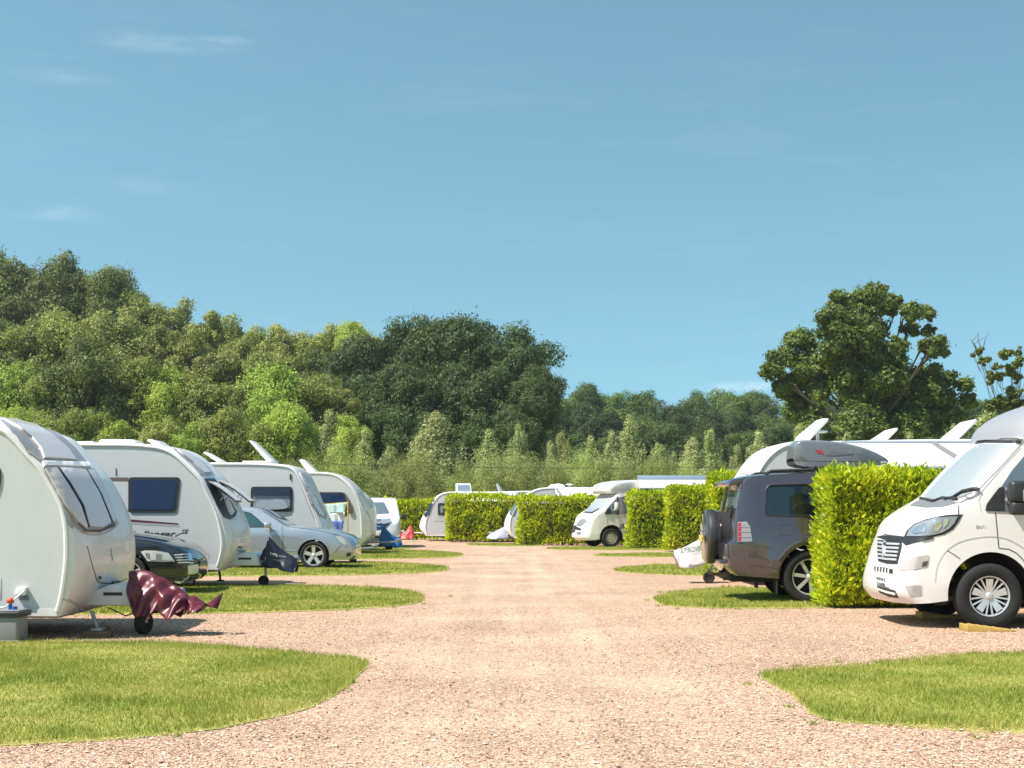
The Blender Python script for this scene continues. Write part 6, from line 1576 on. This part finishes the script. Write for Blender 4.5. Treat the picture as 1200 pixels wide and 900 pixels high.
# ------------------------------------------------------------------ pale van facing the camera
def van():
    root = thing('van', 'pale silver van facing the camera at the end of the left row', 'van', (-5.22, 52.4, 0), None, R(96))
    S = [(-.80,.26,-.14,0,'c'),(-.86,.36,-.16,0),(-.88,.55,-.16,0),(-.87,.75,-.15,.02),(-.80,.92,-.16,.06),(-.55,1.03,-.14,.08),(-.20,1.12,-.08,.10),(.25,1.52,-.1,.06),(.55,1.78,-.08,.05),(.95,1.86,-.02,.06),(2.2,1.88,0,.06),(3.6,1.84,0,.05),(3.95,1.6,.05,0),(4.0,.9,.08,0),(3.95,.32,.05,0,'c')]+arch(3.0, .33, .39, .30)+arch(0, .33, .39, .28)
    def W(x, z): return float(np.interp(z, [.3, .6, 1.0, 1.8], [.91, .95, .94, .80])*np.interp(x, [-.9, -.3], [.88, 1]))
    holes = [[(.15,1.12),(.55,1.6),(.8,1.7),(1.1,1.72),(1.1,1.1)], [(1.2,1.1),(1.2,1.72),(2.4,1.72),(2.4,1.1)]]
    b = Body('body', S, W, [M['vanblue'], M['dark']], root, root.location, n=3.0, holes=holes, step=.06, grid=.12, rz=R(96))
    b.root = root
    for h in holes: pane(b, 'side_window', h, M['suvglass'], off=-.008, rim=.02, grid=.3)
    for x in (0, 3.0):
        for sg in (-1, 1): wheel(root, x, sg*.83, .33, .22, .21, 'five', sg)
    patch(b, 'windscreen', [(408,602.5),(413,589.5),(450,588.8),(456.5,601.5),(432,603.5)], M['dkscreen'], .02, rnd=1)
    patch(b, 'grille', [(410,609.5),(456,608.5),(457,614),(450,620.5),(416,621)], M['glassnavy'], .015)
    for y in (610.5, 613.8, 617): line(b, 'grille_bar', [(412,y),(432,y+.3),(446,y)], .03, M['chrome'], .03)
    patch(b, 'headlight', [(446,609.3),(457,608),(459,612.5),(448,614.5)], M['lamp'], .03); patch(b, 'headlight', [(408,609.3),(418,610),(419,614.5),(408,613)], M['lamp'], .03)
    patch(b, 'number_plate', [(430,623.5),(444,623.3),(444,627),(430,627.2)], M['plate'], .02)
    patch(b, 'lower_grille', [(412,628.5),(456,628),(453,633),(415,633.5)], M['blackpl'], .012)
    for sg in (-1, 1): MB().box((.12, sg*1.07, 1.18), (.12, .2, .2), .04).tube([(.14, sg*.93, 1.1), (.13, sg*1.05, 1.14)], .03, 6).build('door_mirror', M['blackpl'], root)
van()

# overhead cable behind the site, between two thin poles hidden among the poplars
for xx, lab in ((150, 'thin wooden pole hidden behind the second caravan at the left end of the overhead cable'), (1240, 'thin wooden pole on the right end of the overhead cable')):
    X = px(xx, 0, 75)[0]; m = MB().tube([(0, 0, -.2), (0, 0, 4.55)], [.09, .07], 8).box((0, 0, 4.4), (.5, .08, .08), .01)
    o = m.build('cable_pole', M['bark'], None); o.location = (X, 75, 0); tagp(o, lab, 'pole')
xa, xb = px(150, 0, 75)[0], px(1240, 0, 75)[0]
o = MB().tube([(xa+(xb-xa)*i/30-xa, 0, 4.4-.6*math.sin(math.pi*i/30)) for i in range(31)], .012, 5).build('overhead_cable', M['rubber'], None); o.location = (xa, 75, 0)
tagp(o, 'thin dark cable sagging across the young poplars behind the site', 'cable')
# ------------------------------------------------------------------ light, sky, camera
def world():
    w = bpy.data.worlds.new('World'); scene.world = w; w.use_nodes = True; nt = w.node_tree; nt.nodes.clear()
    out = nt.nodes.new('ShaderNodeOutputWorld'); bg = nt.nodes.new('ShaderNodeBackground'); bg.inputs['Strength'].default_value = SKY_STR
    sky = nt.nodes.new('ShaderNodeTexSky'); sky.sky_type = 'NISHITA'; sky.sun_disc = False
    sky.sun_elevation = R(SUN_EL); sky.sun_rotation = R(SUN_ROT); sky.altitude = 50; sky.air_density = 1.0; sky.dust_density = .7; sky.ozone_density = 1.6
    tc = nt.nodes.new('ShaderNodeTexCoord')
    up_ = N(nt, 'ShaderNodeVectorMath', operation='ADD'); up_.inputs[1].default_value = (0, 0, .16); L(nt, tc.outputs['Generated'], up_.inputs[0])
    nv_ = N(nt, 'ShaderNodeVectorMath', operation='NORMALIZE'); L(nt, up_.outputs[0], nv_.inputs[0]); L(nt, nv_.outputs[0], sky.inputs['Vector'])
    # faint cirrus wisps fixed in the sky
    mp = N(nt, 'ShaderNodeMapping'); mp.inputs['Scale'].default_value = (3.0, 3.0, 22.0); L(nt, tc.outputs['Generated'], mp.inputs['Vector'])
    n1 = N(nt, 'ShaderNodeTexNoise', i_Scale=2.6, i_Detail=9.0, i_Roughness=.62, i_Distortion=.6); L(nt, mp.outputs['Vector'], n1.inputs['Vector'])
    wisp = ramp(nt, n1.outputs['Fac'], [(.54, (0, 0, 0)), (.80, (1, 1, 1))])
    acc = None
    for (x, y, rad, amt) in CLOUDS:
        d = Vector(((x-600)/F, 1, -(y-YH)/F)).normalized()
        sx = N(nt, 'ShaderNodeVectorMath', operation='SUBTRACT'); L(nt, tc.outputs['Generated'], sx.inputs[0]); sx.inputs[1].default_value = d
        sc = N(nt, 'ShaderNodeVectorMath', operation='MULTIPLY'); L(nt, sx.outputs[0], sc.inputs[0]); sc.inputs[1].default_value = (1/rad, 1/rad, 6.5/rad)
        ln = N(nt, 'ShaderNodeVectorMath', operation='LENGTH'); L(nt, sc.outputs[0], ln.inputs[0])
        mr = N(nt, 'ShaderNodeMapRange', interpolation_type='SMOOTHSTEP'); mr.inputs['From Min'].default_value = 1; mr.inputs['From Max'].default_value = .0; mr.inputs['To Min'].default_value = 0; mr.inputs['To Max'].default_value = amt
        L(nt, ln.outputs['Value'], mr.inputs['Value'])
        if acc is None: acc = mr.outputs['Result']
        else:
            ad = N(nt, 'ShaderNodeMath', operation='MAXIMUM'); L(nt, acc, ad.inputs[0]); L(nt, mr.outputs['Result'], ad.inputs[1]); acc = ad.outputs[0]
    n2 = N(nt, 'ShaderNodeTexNoise', i_Scale=26.0, i_Detail=6.0, i_Roughness=.6); mp2 = N(nt, 'ShaderNodeMapping'); mp2.inputs['Scale'].default_value = (1, 1, 3.5); L(nt, tc.outputs['Generated'], mp2.inputs['Vector']); L(nt, mp2.outputs['Vector'], n2.inputs['Vector'])
    n2r = ramp(nt, n2.outputs['Fac'], [(.38, (0, 0, 0)), (.72, (1, 1, 1))])
    mm = N(nt, 'ShaderNodeMath', operation='MULTIPLY'); L(nt, acc, mm.inputs[0]); L(nt, n2r, mm.inputs[1])
    am = N(nt, 'ShaderNodeMath', operation='MULTIPLY_ADD'); L(nt, wisp, am.inputs[0]); am.inputs[1].default_value = .03; L(nt, mm.outputs[0], am.inputs[2])
    tint = N(nt, 'ShaderNodeMix', data_type='RGBA', blend_type='MULTIPLY'); tint.inputs['Factor'].default_value = 1; L(nt, sky.outputs['Color'], tint.inputs['A']); tint.inputs['B'].default_value = (*SKY_TINT, 1)
    mx = N(nt, 'ShaderNodeMix', data_type='RGBA'); L(nt, am.outputs[0], mx.inputs['Factor']); L(nt, tint.outputs['Result'], mx.inputs['A']); mx.inputs['B'].default_value = (*CLOUD_COL, 1)
    L(nt, mx.outputs['Result'], bg.inputs['Color']); L(nt, bg.outputs[0], out.inputs['Surface'])
SUN_EL, SUN_AZ = 56.0, 63.0       # azimuth: degrees from straight behind the camera towards the left
SKY_STR = .13; SKY_TINT = (.72, .95, .78); CLOUD_COL = (6.5, 7.2, 7.4)
CLOUDS = [(200, 50, .06, .17), (165, 53, .04, .12), (250, 46, .035, .17), (70, 90, .05, .06), (180, 218, .07, .06), (875, 454, .04, .5), (60, 250, .06, .12)]
sd = Vector((-math.sin(R(SUN_AZ))*math.cos(R(SUN_EL)), -math.cos(R(SUN_AZ))*math.cos(R(SUN_EL)), math.sin(R(SUN_EL))))
SUN_ROT = math.degrees(math.atan2(sd.x, sd.y))
world()
ld = bpy.data.lights.new('sun', 'SUN'); ld.energy = 4.9; ld.angle = R(.6); ld.color = (1, .94, .86)
lo = bpy.data.objects.new('sun', ld); COL.objects.link(lo); lo.rotation_euler = sd.to_track_quat('Z', 'Y').to_euler(); lo.location = sd*60
cd = bpy.data.cameras.new('camera'); cam = bpy.data.objects.new('camera', cd); COL.objects.link(cam)
cam.location = (0, 0, CH); cam.rotation_euler = (R(90), 0, 0); cd.sensor_width = 36; cd.lens = 36*F/1200; cd.shift_y = (YH-450)/1200
cd.clip_start = .1; cd.clip_end = 6000
scene.camera = cam
scene.render.resolution_x = 1024; scene.render.resolution_y = 768
vs = scene.view_settings; vs.view_transform = 'Standard'; vs.look = 'None'; vs.gamma = 1; vs.exposure = 0.8; vs.use_curve_mapping = False
scene.render.engine = 'CYCLES'
cy = scene.cycles; cy.max_bounces = 6; cy.diffuse_bounces = 3; cy.glossy_bounces = 3; cy.transmission_bounces = 4; cy.transparent_max_bounces = 8; cy.use_denoising = True
cy.sample_clamp_indirect = 6; cy.caustics_reflective = False; cy.caustics_refractive = False
print('objects', len(bpy.data.objects))
# the summer air: one even, closed box round the whole site
hb = MB().box((0, 110, 24.0), (520, 330, 52.0)).build('haze', None, None, smooth=False) if False else None
me = mesh_from([(x, y, z) for x in (-260, 260) for y in (-40, 300) for z in (-2.0, 48.0)], [(0, 1, 3, 2), (4, 6, 7, 5), (0, 4, 5, 1), (2, 3, 7, 6), (0, 2, 6, 4), (1, 5, 7, 3)], False, None, 'haze')
hm, nt, out = newmat('summer_haze'); pv = N(nt, 'ShaderNodeVolumePrincipled'); pv.inputs['Color'].default_value = (.88, .93, 1, 1); pv.inputs['Density'].default_value = .00022; pv.inputs['Anisotropy'].default_value = .2
L(nt, pv.outputs[0], out.inputs['Volume'])
hz = link('haze', me, None, hm); tagp(hz, kind='stuff'); hz['label'] = 'thin pale summer haze over the whole site'
scene.cycles.volume_bounces = 0
